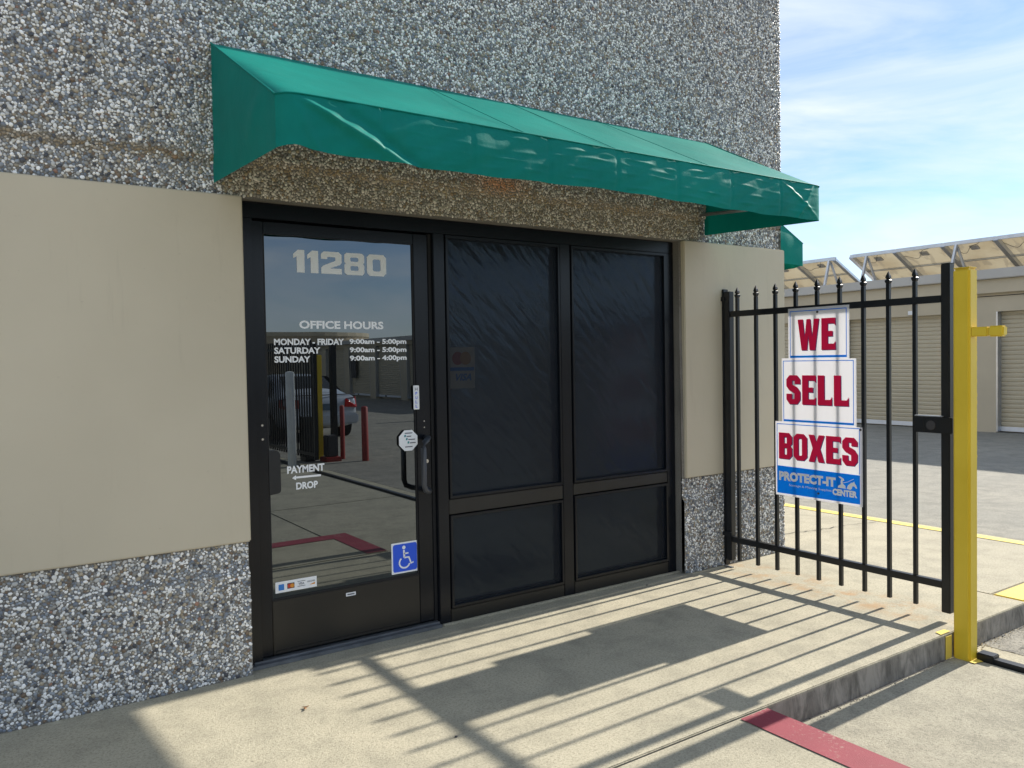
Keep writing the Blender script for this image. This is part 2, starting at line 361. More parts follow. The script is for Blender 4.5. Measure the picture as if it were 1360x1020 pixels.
LET = {
 'W': [[(0, 1), (.25, 1), (.33, .42), (.42, 1), (.60, 1), (.68, .42), (.76, 1), (1, 1), (.82, 0), (.56, 0), (.50, .48), (.44, 0), (.18, 0)]],
 'E': [[(0, 0), (1, 0), (1, .27), (.88, .19), (.46, .19), (.46, .42), (.80, .42), (.80, .59), (.46, .59), (.46, .82), (.88, .82), (1, .75), (1, 1), (0, 1)]],
 'L': [[(0, 0), (1, 0), (1, .30), (.88, .19), (.48, .19), (.48, 1), (0, 1)]],
 'S': [[(.0, .36), (.0, .16), (.22, 0), (.78, 0), (1, .16), (1, .42), (.80, .58), (.42, .68), (.42, .82), (.60, .82), (.60, .70), (1, .70), (1, .86), (.78, 1), (.22, 1), (0, .86), (0, .62), (.20, .48), (.58, .38), (.58, .18), (.40, .18), (.40, .36)]],
 'B': [[(0, 0), (.78, 0), (1, .14), (1, .42), (.88, .51), (1, .60), (1, .86), (.78, 1), (0, 1)], [(.42, .17), (.60, .17), (.60, .42), (.42, .42)], [(.42, .60), (.60, .60), (.60, .83), (.42, .83)]],
 'O': [oct_(0, 1, 0, 1, .24, .14), oct_(.38, .62, .18, .82, .05, .03)],
 'X': [[(0, 0), (.38, 0), (.5, .27), (.62, 0), (1, 0), (.74, .5), (1, 1), (.64, 1), (.5, .74), (.36, 1), (0, 1), (.26, .5)]],
 '1': [[(.30, 0), (1, 0), (1, 1), (.45, 1), (0, .80), (0, .62), (.30, .70)]],
 '2': [[(0, 0), (1, 0), (1, .25), (.42, .25), (.90, .42), (1, .52), (1, .88), (.86, 1), (.14, 1), (0, .88), (0, .66), (.30, .66), (.30, .76), (.69, .76), (.69, .60), (.1, .36), (0, .26)]],
 '8': [[(.10, 0), (.90, 0), (1, .10), (1, .44), (.93, .52), (1, .58), (1, .90), (.90, 1), (.10, 1), (0, .90), (0, .58), (.07, .52), (0, .44), (0, .10)], oct_(.30, .70, .20, .41, .04), oct_(.30, .70, .61, .80, .04)],
 '0': [oct_(0, 1, 0, 1, .14), oct_(.30, .70, .22, .78, .06)],
}
def block_word(word, F, F2, u0, u1, v0, v1, mat, mat2, parent, gap=.12, widths=None, skew=None, name='lettering'):
    w = [(widths or {}).get(ch, 1.0) for ch in word]; tot = sum(w) + gap*(len(word)-1); k = (u1-u0)/tot; x = u0
    V = []; Fc = []; V2 = []
    for ch, cw in zip(word, w):
        pv, pf = poly_shape(LET[ch]); b = len(V)
        for a, c in pv:
            V.append(F(x + a*cw*k, v0 + c*(v1-v0)))
            if F2: V2.append(F2(x + a*cw*k + .0045, v0 - .004 + c*(v1-v0)))
        Fc += [tuple(b+i for i in f) for f in pf]; x += (cw+gap)*k
    o = meshobj(name, V, Fc, mat, parent)
    if F2: meshobj('letter_outline', V2, Fc, mat2, parent)
    return o

# ------------------------------------------------------------------ ground
lot = MB()
G = -.14
lot.quad((-600, -600, G-.003), (600, -600, G-.003), (600, 600, G-.003), (-600, 600, G-.003))
struct(lot.build('ground', M_lot))
# concrete bays of the forecourt, with joints
bays_root = bpy.data.objects.new('forecourt_paving', None); C.objects.link(bays_root); bays_root['kind'] = 'structure'
for i in range(-5, 3):
    for j in range(0, 9):
        x0 = 1.64 - 3.3*(0 - i) ; 
        if i*3.3+1.64 >= 3.2: continue
        ya = -1.771 - j*3.1 if i >= 0 else -2.66 - j*3.1
        box('slab', M_lot, bays_root, i*3.3+1.646 if i else 1.65, min((i+1)*3.3+1.634, 3.26), ya-3.1+.006, ya-.006, G-.1, G+.004+random.uniform(-.0012, .0012), bevel=.004)
struct(box('front_slab', M_slab, None, -14, 1.64, -2.655, -1.783, -.35, 0, bevel=.008))
walk = MB()
xs = [-14, -8.2, -3.9, 1.6, 4.075]
for a, b in zip(xs, xs[1:]):
    pass
walk.box(-14, 4.075, -1.775, .45, -.35, 0)
struct(walk.build('walkway', M_walk, bevel=.004))
struct(MB().box(4.083, 5.80, -1.57, 60, -.4, 0).build('yard_slab', M_yard, bevel=.006))
yp = MB(); yp.quad((5.80, -1.57, 0), (16, -1.57, -.07), (16, 60, -.07), (5.80, 60, 0)); yp.quad((16, -1.57, -.07), (90, -1.57, -.07), (90, 60, -.07), (16, 60, -.07))
struct(yp.build('yard_paving', M_yard2))
struct(box('yard_verge', M_yard2, None, 5.80, 90, -1.6, -1.57, -.4, -.07))
struct(box('yellow_curb', M_ycurb, None, 4.083, 9.5, -1.757, -1.574, -.4, .002, bevel=.012))
struct(MB().quad((5.62, -1.55, .004), (5.73, -1.55, .004), (5.73, 40, .004), (5.62, 40, .004)).build('yellow_line', M_yline))
# hairline cracks across yard slab
def crack(name, x0, y0, x1, y1, z, w=.006, n=24, mat=M_gasket):
    m = MB(); P = []
    for i in range(n+1):
        t = i/n; x = x0+(x1-x0)*t + random.uniform(-.02, .02); y = y0+(y1-y0)*t + random.uniform(-.02, .02)*(w > .006 or n < 30)*(n != 60); P.append((x, y))
    for (a, b), (c, d) in zip(P, P[1:]):
        k = w*random.uniform(.3, 1); m.quad((a, b-k, z), (c, d-k, z), (c, d+k, z), (a, b+k, z))
    return struct(m.build(name, mat))
crack('pavement_crack', 4.1, .35, 5.6, .1, .0045)
crack('pavement_crack', 1.66, -1.782, 3.17, -1.782, G+.0062, .006, n=60); crack('pavement_crack', 3.3, -1.775, 4.1, -1.775, G+.011, .008, n=30)
# red stripe painted on the slab edge
rs = MB()
rs.quad((1.455, -2.645, .004), (1.628, -2.645, .004), (1.628, -1.80, .004), (1.455, -1.80, .004))
rs.quad((-12, -2.645, .004), (1.455, -2.645, .004), (1.455, -2.47, .004), (-12, -2.47, .004))
rs.quad((1.6425, -2.65, -.135), (1.6425, -1.80, -.135), (1.6425, -1.80, -.012), (1.6425, -2.65, -.012))
struct(rs.build('red_stripe', M_red))
yb = MB(); yb.box(3.13, 3.19, -1.7815, -1.779, -.135, -.012); yb.quad((3.10, -1.770, .004), (3.20, -1.770, .004), (3.20, -1.735, .004), (3.12, -1.730, .004))
yb.quad((3.19, -1.90, G+.009), (3.25, -1.915, G+.009), (3.27, -1.87, G+.009), (3.19, -1.87, G+.009))
struct(yb.build('yellow_overspray', M_ycurb))
# gate track and rough paving right of it
track = empty('gate_track', (3.3, -1.9, G), 'black steel sliding gate track set in the ground at the foot of the yellow post', 'gate track')
box('track_rail', M_black, track, 3.268, 3.325, -12, -1.88, G-.02, G+.028, bevel=.004)
box('track_edge', M_slab, track, 3.335, 3.50, -12, -1.79, G-.02, G+.010, bevel=.004)
box('track_stop', M_black, track, 3.262, 3.330, -1.96, -1.875, G-.02, G+.045, bevel=.004)
M_rough = concrete('rough_paving', (.26, .25, .22), (.34, .32, .27), .7, sand=2.0)
struct(box('rough_paving', M_rough, None, 3.515, 60, -30, -1.765, G-.1, G+.006))
crack('pavement_crack', 3.5, -1.87, 3.75, -2.9, G+.012, .01); crack('pavement_crack', 3.6, -1.95, 5.0, -2.0, G+.012, .008)

# ------------------------------------------------------------------ office building
bld = empty('office_building', (0, 0, 0), 'office building with exposed pebble walls, smooth beige panels and black framed storefront', 'building')
WY, PY = -.045, -.078        # wall face, panel face
# aggregate wall body: profile in z (front y)
prof = [(-.2, -.078), (.50, -.078), (.53, -.058), (.655, -.058), (2.30, WY), (2.455, WY), (2.50, -.066), (5.2, -.066)]
def ywall(z):
    return np.interp(z, [p[0] for p in prof], [p[1] for p in prof])
wb = MB()
XL, XR = -12.0, 4.045
def strip(x0, x1, zs):
    for a, b in zip(zs, zs[1:]):
        ya, yb_ = float(ywall(a)), float(ywall(b))
        wb.quad((x0, ya, a), (x1, ya, a), (x1, yb_, b), (x0, yb_, b))
strip(XL, -.03, [-.2, .50, .53, .655, 2.305, 2.455, 2.50, 5.2])
strip(-.03, 2.955, [2.305, 2.455, 2.50, 5.2])
strip(2.955, XR, [-.2, .50, .53, .655, 2.305, 2.455, 2.50, 5.2])
wb.quad((-.03, -.046, 2.305), (2.955, -.046, 2.305), (2.955, .2, 2.305), (-.03, .2, 2.305))     # soffit
wb.quad((-.03, -.05, -.2), (-.03, .2, -.2), (-.03, .2, 2.305), (-.03, -.05, 2.305))
wb.quad((2.955, .2, -.2), (2.955, -.05, -.2), (2.955, -.05, 2.305), (2.955, .2, 2.305))
o = wb.build('concrete_wall', M_mortar, bld)
wb = MB(); wb.quad((XR, -.066, -.2), (XR, 14, -.2), (XR, 14, 5.2), (XR, -.066, 5.2)); wb.quad((XL, -.066, -.2), (XL, 14, -.2), (XL, 14, 5.2), (XL, -.066, 5.2)); wb.quad((XL, 14, -.2), (XR, 14, -.2), (XR, 14, 5.2), (XL, 14, 5.2))
wb.quad((XL, -.066, 5.2), (XR, -.066, 5.2), (XR, 14, 5.2), (XL, 14, 5.2))
wb.build('side_wall', M_agg, bld)
# smooth painted panels
MB().box(-12, -.022, PY, -.02, .65, 2.31).build('beige_panel', M_beige, bld, bevel=.006)
MB().box(2.980, 4.075, PY, -.02, .665, 2.31).build('beige_panel', M_beige, bld, bevel=.006)
MB().box(4.02, 4.075, -.018, 14, .665, 2.31).build('beige_panel', M_beige, bld, bevel=.006)

# pebbles: dart throwing on the wall plane, biggest first
def pebbles():
    areas = [(-2.3, 4.05, 2.312, 4.45), (-2.3, -.035, .0, .645), (2.96, 4.05, .0, .66)]
    cell = .0095; gx0, gz0 = -2.4, -.05
    nx, nz = int(6.6/cell)+2, int(4.7/cell)+2
    grid = [[] for _ in range(nx*nz)]
    out = []
    for r, n in ((.0098, 5000), (.0078, 34000), (.0063, 150000), (.0050, 290000), (.0039, 330000)):
        tot = sum((a[1]-a[0])*(a[3]-a[2]) for a in areas)
        P = []
        for a in areas:
            k = int(n*(a[1]-a[0])*(a[3]-a[2])/tot)
            P.append(np.column_stack([rng.uniform(a[0], a[1], k), rng.uniform(a[2]+.004, a[3]-.003, k)]))
        P = np.vstack(P).tolist()
        R = rng.uniform(.88, 1.12, len(P)).tolist()
        for (x, z), q in zip(P, R):
            rr = r*q; ix = int((x-gx0)/cell); iz = int((z-gz0)/cell); ok = True
            for jx in (ix-2, ix-1, ix, ix+1, ix+2):
                b = jx*nz+iz
                for jb in (b-2, b-1, b, b+1, b+2):
                    for (X, Z, RR) in grid[jb]:
                        d = (rr+RR)*.82
                        if (X-x)**2+(Z-z)**2 < d*d: ok = False; break
                    if not ok: break
                if not ok: break
            if ok: grid[ix*nz+iz].append((x, z, rr)); out.append((x, z, rr))
    return np.array(out)
PB = pebbles()
n = len(PB)
pal = np.array([(.95, .94, .91), (.84, .83, .79), (.60, .60, .58), (.21, .24, .285), (.32, .35, .385), (.30, .295, .275), (.42, .355, .255), (.21, .15, .10), (.075, .08, .095), (.34, .19, .13)])
pw = np.array([.225, .11, .16, .13, .12, .12, .09, .045, .055, .006]); pw /= pw.sum()
idx = rng.choice(len(pal), n, p=pw)
col = pal[idx] * rng.uniform(.8, 1.15, (n, 1))
# rusty brown band where water ran along the ledge, and an orange light glow painted into the pebbles under the awning
dz = np.exp(-((PB[:, 1]-2.475)/.02)**2)*.75*(rng.random(n) < .7)
col = col*(1-dz[:, None]) + np.array([.30, .215, .11])*dz[:, None]
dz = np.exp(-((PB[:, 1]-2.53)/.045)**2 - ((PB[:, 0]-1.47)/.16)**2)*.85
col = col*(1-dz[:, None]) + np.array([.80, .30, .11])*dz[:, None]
dz = .35*(PB[:, 0] > -.1)*(PB[:, 0] < 3.15)*np.exp(-(np.maximum(0, PB[:, 1]-2.45)/.12)**2); dz[PB[:, 1] < 2.3] = 0; col = col*(1-dz[:, None]) + np.array([.52, .40, .22])*dz[:, None]  # warm bounce light below the awning, tinted into the pebble colours
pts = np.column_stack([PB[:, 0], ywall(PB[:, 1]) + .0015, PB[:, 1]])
rev = (PB[:, 0] > 2.956) & (PB[:, 0] < 2.994) & (PB[:, 1] > .66) & (PB[:, 1] < 2.31)
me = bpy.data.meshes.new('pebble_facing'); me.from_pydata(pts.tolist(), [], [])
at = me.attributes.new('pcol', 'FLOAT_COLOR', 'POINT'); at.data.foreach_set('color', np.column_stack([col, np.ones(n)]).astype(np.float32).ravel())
asp = rng.uniform(1.0, 1.4, n); ang = rng.uniform(0, 6.283, n)
sc = np.column_stack([PB[:, 2]*asp**.5*1.08, PB[:, 2]*rng.uniform(.6, 1.0, n), PB[:, 2]/asp**.5*1.08])
at = me.attributes.new('psc', 'FLOAT_VECTOR', 'POINT'); at.data.foreach_set('vector', sc.astype(np.float32).ravel())
rt = np.column_stack([rng.normal(0, .16, n), ang, rng.normal(0, .16, n)])
at = me.attributes.new('prot', 'FLOAT_VECTOR', 'POINT'); at.data.foreach_set('vector', rt.astype(np.float32).ravel())
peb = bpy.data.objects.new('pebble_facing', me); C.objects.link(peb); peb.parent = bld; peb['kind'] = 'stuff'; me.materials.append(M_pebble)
ng = bpy.data.node_groups.new('pebbles', 'GeometryNodeTree')
ng.interface.new_socket('Geometry', in_out='INPUT', socket_type='NodeSocketGeometry'); ng.interface.new_socket('Geometry', in_out='OUTPUT', socket_type='NodeSocketGeometry')
gi = ng.nodes.new('NodeGroupInput'); go = ng.nodes.new('NodeGroupOutput')
ico = ng.nodes.new('GeometryNodeMeshIcoSphere'); ico.inputs['Subdivisions'].default_value = 2; ico.inputs['Radius'].default_value = 1
ssm = ng.nodes.new('GeometryNodeSetShadeSmooth'); smt = ng.nodes.new('GeometryNodeSetMaterial'); smt.inputs['Material'].default_value = M_pebble
iop = ng.nodes.new('GeometryNodeInstanceOnPoints')
def attr(nm, ty):
    a = ng.nodes.new('GeometryNodeInputNamedAttribute'); a.data_type = ty; a.inputs['Name'].default_value = nm; return a.outputs[0]
spn = ng.nodes.new('GeometryNodeSetPosition'); nzn = ng.nodes.new('ShaderNodeTexNoise'); nzn.inputs['Scale'].default_value = 1.1; nzn.inputs['Detail'].default_value = 1
vsub = ng.nodes.new('ShaderNodeVectorMath'); vsub.operation = 'SUBTRACT'; vsub.inputs[1].default_value = (.5, .5, .5); vsc = ng.nodes.new('ShaderNodeVectorMath'); vsc.operation = 'SCALE'; vsc.inputs['Scale'].default_value = .7
ng.links.new(nzn.outputs['Color'], vsub.inputs[0]); ng.links.new(vsub.outputs[0], vsc.inputs[0]); ng.links.new(vsc.outputs[0], spn.inputs['Offset']); ng.links.new(ico.outputs[0], spn.inputs[0])
ng.links.new(spn.outputs[0], ssm.inputs[0]); ng.links.new(ssm.outputs[0], smt.inputs[0]); ng.links.new(smt.outputs[0], iop.inputs['Instance'])
m2p = ng.nodes.new('GeometryNodeMeshToPoints'); ng.links.new(gi.outputs[0], m2p.inputs[0])
ng.links.new(m2p.outputs[0], iop.inputs['Points']); ng.links.new(attr('psc', 'FLOAT_VECTOR'), iop.inputs['Scale'])
e2r = ng.nodes.new('FunctionNodeEulerToRotation'); ng.links.new(attr('prot', 'FLOAT_VECTOR'), e2r.inputs[0]); ng.links.new(e2r.outputs[0], iop.inputs['Rotation'])
ng.links.new(iop.outputs[0], go.inputs[0])
md = peb.modifiers.new('pebbles', 'NODES'); md.node_group = ng
print('pebbles', n)

# storefront frame (part of the building)
fr = MB()
def fbox(name, mat, x0, x1, z0, z1, y0=0.0, y1=.11, parent=bld, bevel=.003): return MB().box(x0, x1, y0, y1, z0, z1).build(name, mat, parent, bevel)
sf = fbox('storefront_frame', M_frame, -.028, 2.952, 2.225, 2.302)
fbox('jamb', M_frame, -.028, .045, -.0, 2.223); fbox('mullion', M_frame, 1.052, 1.122, .0, 2.223, -.006)
fbox('mullion', M_frame, 1.952, 2.032, .0, 2.223, -.004); fbox('jamb', M_frame, 2.872, 2.952, .0, 2.223)
fbox('rail', M_rail2, 1.124, 1.950, .628, .712, -.002); fbox('rail', M_rail2, 2.034, 2.870, .642, .712, -.002)
fbox('sill', M_rail2, 1.124, 1.950, .0, .082, -.004); fbox('sill', M_rail2, 2.034, 2.870, .0, .085, -.004)
# glazing stops around the mullions give the lighter edge lines
for x in (1.045,): box('gasket', M_gasket, bld, x-.012, x+.005, .02, .10, .02, 2.22)
MB().box(-.028, 2.952, .112, .14, 0, 2.30).build('backing', M_gasket, bld)
box('wall_sealant', M_walk, bld, 1.06, 2.99, -.030, -.006, .0, .012, bevel=.004)
def window(x0, x1, z0, z1, label=None):
    w = MB(); t = .016
    w.box(x0, x1, -.012, .02, z1-t, z1); w.box(x0, x1, -.012, .02, z0, z0+t); w.box(x0, x0+t, -.012, .02, z0+t, z1-t); w.box(x1-t, x1, -.012, .02, z0+t, z1-t)
    wo = w.build('window', M_frame, bld, bevel=.002)
    MB().quad((x0+t, .004, z0+t), (x1-t, .004, z0+t), (x1-t, .004, z1-t), (x0+t, .004, z1-t)).build('screen', M_screen, wo)
    MB().quad((x0+t, .036, z0+t), (x1-t, .036, z0+t), (x1-t, .036, z1-t), (x0+t, .036, z1-t)).build('glass', M_wglass, wo)
    return wo
w1 = window(1.128, 1.946, .718, 2.219); window(2.038, 2.866, .718, 2.219); window(1.128, 1.946, .088, .622); window(2.038, 2.866, .092, .636)
# card sticker behind the screen of the first window
y = .031; Fw = on_wall(y)
st = MB().quad(Fw(1.165, 1.345), Fw(1.335, 1.345), Fw(1.335, 1.585), Fw(1.165, 1.585)).build('card_sticker', M_shadew, w1)
def disc(name, F, u, v, r, mat, parent, n=28): return meshobj(name, [F(u+r*math.cos(2*math.pi*i/n), v+r*math.sin(2*math.pi*i/n)) for i in range(n)], [tuple(range(n))], mat, parent)
disc('card_sticker', on_wall(y-.001), 1.220, 1.520, .038, M_shader, w1); disc('card_sticker', on_wall(y-.002), 1.272, 1.520, .038, M_shadeo, w1)
MB().quad(*[on_wall(y-.001)(*p) for p in ((1.17, 1.448), (1.33, 1.448), (1.33, 1.468), (1.17, 1.468))]).build('card_sticker', M_cblue, w1)
place_text('VISA', on_wall(y-.001), 1.19, 1.31, 1.390, 1.432, M_cblue, w1, .03, shear=.02)

# ------------------------------------------------------------------ entrance door
door = empty('entrance_door', (.09, .03, 0), 'black framed reflective glass entrance door with white opening hours lettering', 'door')
DY = .028
def dbox(name, mat, *a, bevel=.003): return box(name, mat, door, *a, bevel=bevel)
dbox('stile', M_frame, .050, .105, DY, .075, .035, 2.215); dbox('stile', M_frame, .943, 1.034, DY, .075, .035, 2.215)
dbox('top_rail', M_frame, .107, .941, DY, .075, 2.155, 2.215); dbox('bottom_rail', M_rail2, .107, .941, DY, .075, .035, .308)
for (a, b, c, d) in ((.105, .113, .308, 2.155), (.935, .943, .308, 2.155)): dbox('glazing_bead', M_gasket, a, b, DY+.006, DY+.02, c, d, bevel=0)
dbox('glazing_bead', M_gasket, .113, .935, DY+.006, DY+.02, .308, .317, bevel=0)
dbox('kick_strip', M_rail2, .12, .93, DY-.006, DY-.0005, .04, .052, bevel=0)
GYD = DY+.012
dg = MB().quad((.107, GYD, .312), (.941, GYD, .312), (.941, GYD, 2.155), (.107, GYD, 2.155)).build('glass', M_glass, door)
thr = MB().box(-.02, 1.05, -.035, .09, 0, .018).box(0, 1.05, -.005, .03, .018, .028).build('threshold', M_thres, bld, bevel=.003)
hp = [(1.0, DY, 1.075), (.99, -.02, 1.078), (.965, -.060, 1.076), (.935, -.078, 1.062), (.925, -.082, 1.03), (.925, -.082, .83), (.935, -.078, .798), (.965, -.060, .784), (.99, -.02, .782), (1.0, DY, .785)]
M_handle = simple('handle_paint', (.05, .054, .064), .35, 0, .2, 6)
MB().tube(hp, .0155, 12).build('pull_handle', M_handle, door, smooth=True)
MB().tube([(.995, DY+.001, .945), (.995, DY-.012, .945)], .017, 18).build('lock', M_gasket, door, smooth=False)
MB().tube([(.995, DY-.011, .945), (.995, DY-.017, .945)], .011, 18).build('lock', M_chrome, door)
for z in (1.17, 1.135): MB().tube([(.99, DY+.001, z), (.99, DY-.003, z)], .004, 8).build('screw', M_chrome, door)
for z in (1.20, 1.13): MB().tube([(.078, DY+.001, z), (.078, DY-.004, z)], .006, 8).build('screw', M_chrome, door)
ms = MB(); q = [(.107, .845)] + [(.166-.018+.018*math.cos(a), .868+.018*math.sin(a)) for a in np.linspace(-math.pi/2, 0, 6)] + [(.166-.03+.03*math.cos(a), 1.040+.03*math.sin(a)) for a in np.linspace(0, math.pi/2, 8)] + [(.107, 1.070)]
k = len(q); ms.v = [(a, GYD-.001, b) for a, b in q] + [(a, GYD-.012, b) for a, b in q]; ms.f = [tuple(range(k, 2*k))] + [(i, (i+1) % k, k+(i+1) % k, k+i) for i in range(k)]
ms.build('mail_slot', M_black, door)
gy = GYD-.0012; Fd = on_wall(gy)
block_word('11280', Fd, None, .262, .782, 1.972, 2.088, M_number, None, door, gap=.13, widths={'1': .52, '2': 1.0, '8': 1.0, '0': 1.0})
place_text('OFFICE HOURS', Fd, .285, .758, 1.684, 1.726, M_white, door, .036)
for i, (d, h) in enumerate((('MONDAY - FRIDAY', '9:00am - 5:00pm'), ('SATURDAY', '9:00am - 5:00pm'), ('SUNDAY', '9:00am - 4:00pm'))):
    z = 1.602 - i*.0445; wd = (.375, .243, .188)[i]
    place_text(d, Fd, .152, .152+wd, z-.002, z+.031, M_white, door, .036)
    place_text(h, Fd, .558, .895, z-.005, z+.030, M_white, door, .036)
place_text('PAYMENT', Fd, .203, .402, .944, .982, M_white, door, .036)
place_text('DROP', Fd, .248, .364, .858, .895, M_white, door, .036)
ar = [(.228, .920), (.248, .908), (.248, .916), (.382, .916), (.382, .926), (.248, .926), (.248, .933)]
meshobj('lettering', *[[Fd(*p) for p in ar], [tuple(range(7))]], M_white, door)
def rrect(name, F, x0, x1, z0, z1, r, mat, parent):
    P = []
    for cx, cz, a0 in ((x1-r, z1-r, 0), (x0+r, z1-r, 90), (x0+r, z0+r, 180), (x1-r, z0+r, 270)):
        P += [F(cx+r*math.cos(rad(a0+t)), cz+r*math.sin(rad(a0+t))) for t in (0, 30, 60, 90)]
    return meshobj(name, P, [tuple(range(len(P)))], mat, parent)
# accessibility sticker
isa = rrect('access_sticker', on_wall(gy), .776, .942, .330, .502, .004, M_white, door)
rrect('sticker_print', on_wall(gy-.0008), .785, .933, .339, .493, .012, M_isablue, isa)
Fs = on_wall(gy-.0016)
def stroke(P, w):
    V = []; Fc = []
    P = [Vector((a, b)) for a, b in P]
    for i, p in enumerate(P):
        d = (P[min(i+1, len(P)-1)] - P[max(i-1, 0)]).normalized(); nrm = Vector((-d.y, d.x)); V += [p+nrm*w/2, p-nrm*w/2]
    for i in range(len(P)-1): Fc.append((2*i, 2*i+1, 2*i+3, 2*i+2))
    return [(v.x, v.y) for v in V], Fc
sv = []; sfc = []
def addst(P, w):
    v, f = stroke(P, w); b = len(sv); sv.extend(v); sfc.extend([tuple(b+i for i in q) for q in f])
ox, oz = .858, .412
arc = [(ox-.003+.032*math.cos(rad(t)), oz-.024+.030*math.sin(rad(t))) for t in range(128, 345, 12)]
addst(arc, .009)
addst([(ox-.006, oz+.046), (ox-.004, oz+.004)], .011); addst([(ox-.004, oz+.003), (ox+.024, oz+.003), (ox+.038, oz-.034), (ox+.052, oz-.028)], .0095); addst([(ox-.005, oz+.026), (ox+.022, oz+.026)], .008)
k = len(sv); sv += [(ox-.006+.0105*math.cos(t), oz+.060+.0105*math.sin(t)) for t in np.linspace(0, 6.283, 17)[:-1]]; sfc.append(tuple(range(k, k+16)))
meshobj('sticker_print', [Fs(*p) for p in sv], sfc, M_white, isa)
# card strip
cs = rrect('card_sticker', on_wall(gy), .127, .345, .342, .398, .002, M_white, door)
F1 = on_wall(gy-.0008); F2 = on_wall(gy-.0016)
rrect('sticker_print', F1, .143, .172, .354, .384, .002, M_cblue, cs); rrect('sticker_print', F1, .188, .226, .356, .384, .002, M_dgrey, cs)
disc('sticker_print', F2, .200, .370, .011, M_cred, cs, 14); disc('sticker_print', on_wall(gy-.0024), .214, .370, .011, M_corg, cs, 14)
place_text('VISA', F1, .247, .278, .366, .378, M_ink, cs, .02); rrect('sticker_print', F1, .242, .284, .358, .361, .0005, M_ink, cs); rrect('sticker_print', F1, .242, .284, .383, .386, .0005, M_ink, cs)
place_text('DISCOVER', F1, .294, .336, .372, .380, M_ink, cs, .02); meshobj('sticker_print', [F1(*p) for p in ((.305, .358), (.335, .358), (.335, .368))], [(0, 1, 2)], M_corg, cs)
# maker's label on the bottom rail
rrect('maker_label', on_wall(DY-.0015), .500, .556, .262, .281, .002, M_card, door); rrect('maker_label', on_wall(DY-.0023), .508, .548, .268, .275, .001, M_ink, door)
# pull plate
pp = rrect('pull_sticker', on_wall(DY-.0015), .926, .962, 1.238, 1.372, .004, M_white, door); rrect('sticker_print', on_wall(DY-.0021), .930, .958, 1.242, 1.368, .003, M_card, pp)
for i, ch in enumerate('PULL'): place_text(ch, on_wall(DY-.003), .938, .950, 1.320-i*.024, 1.336-i*.024, M_isablue, pp, .02)
rrect('sticker_print', on_wall(DY-.003), .936, .939, 1.344, 1.360, .0005, M_ink, pp); rrect('sticker_print', on_wall(DY-.003), .949, .952, 1.344, 1.360, .0005, M_ink, pp); rrect('sticker_print', on_wall(DY-.003), .939, .949, 1.350, 1.353, .0005, M_ink, pp)
# octagonal security sticker
oc = [(.888+.062*math.cos(rad(22.5+45*i)), 1.068+.062*math.sin(rad(22.5+45*i))) for i in range(8)]
oy = DY-.0025
osx = meshobj('octagon_sticker', [on_wall(oy)(a, b) for a, b in oc], [tuple(range(8))], M_white, door)
for (a, b, zz, m) in ((.866, .912, 1.106, M_ink), (.862, .872, 1.088, M_teal), (.876, .905, 1.088, M_ink), (.872, .882, 1.070, M_teal), (.886, .928, 1.070, M_ink), (.882, .892, 1.051, M_teal), (.896, .932, 1.051, M_ink), (.866, .912, 1.030, M_ink)):
    hgt = .012 if m is M_teal else .0055
    meshobj('sticker_print', [on_wall(oy-.001)(*p) for p in ((a, zz), (b, zz), (b+.002, zz+hgt), (a+.002, zz+hgt))], [(0, 1, 2, 3)], m, osx)

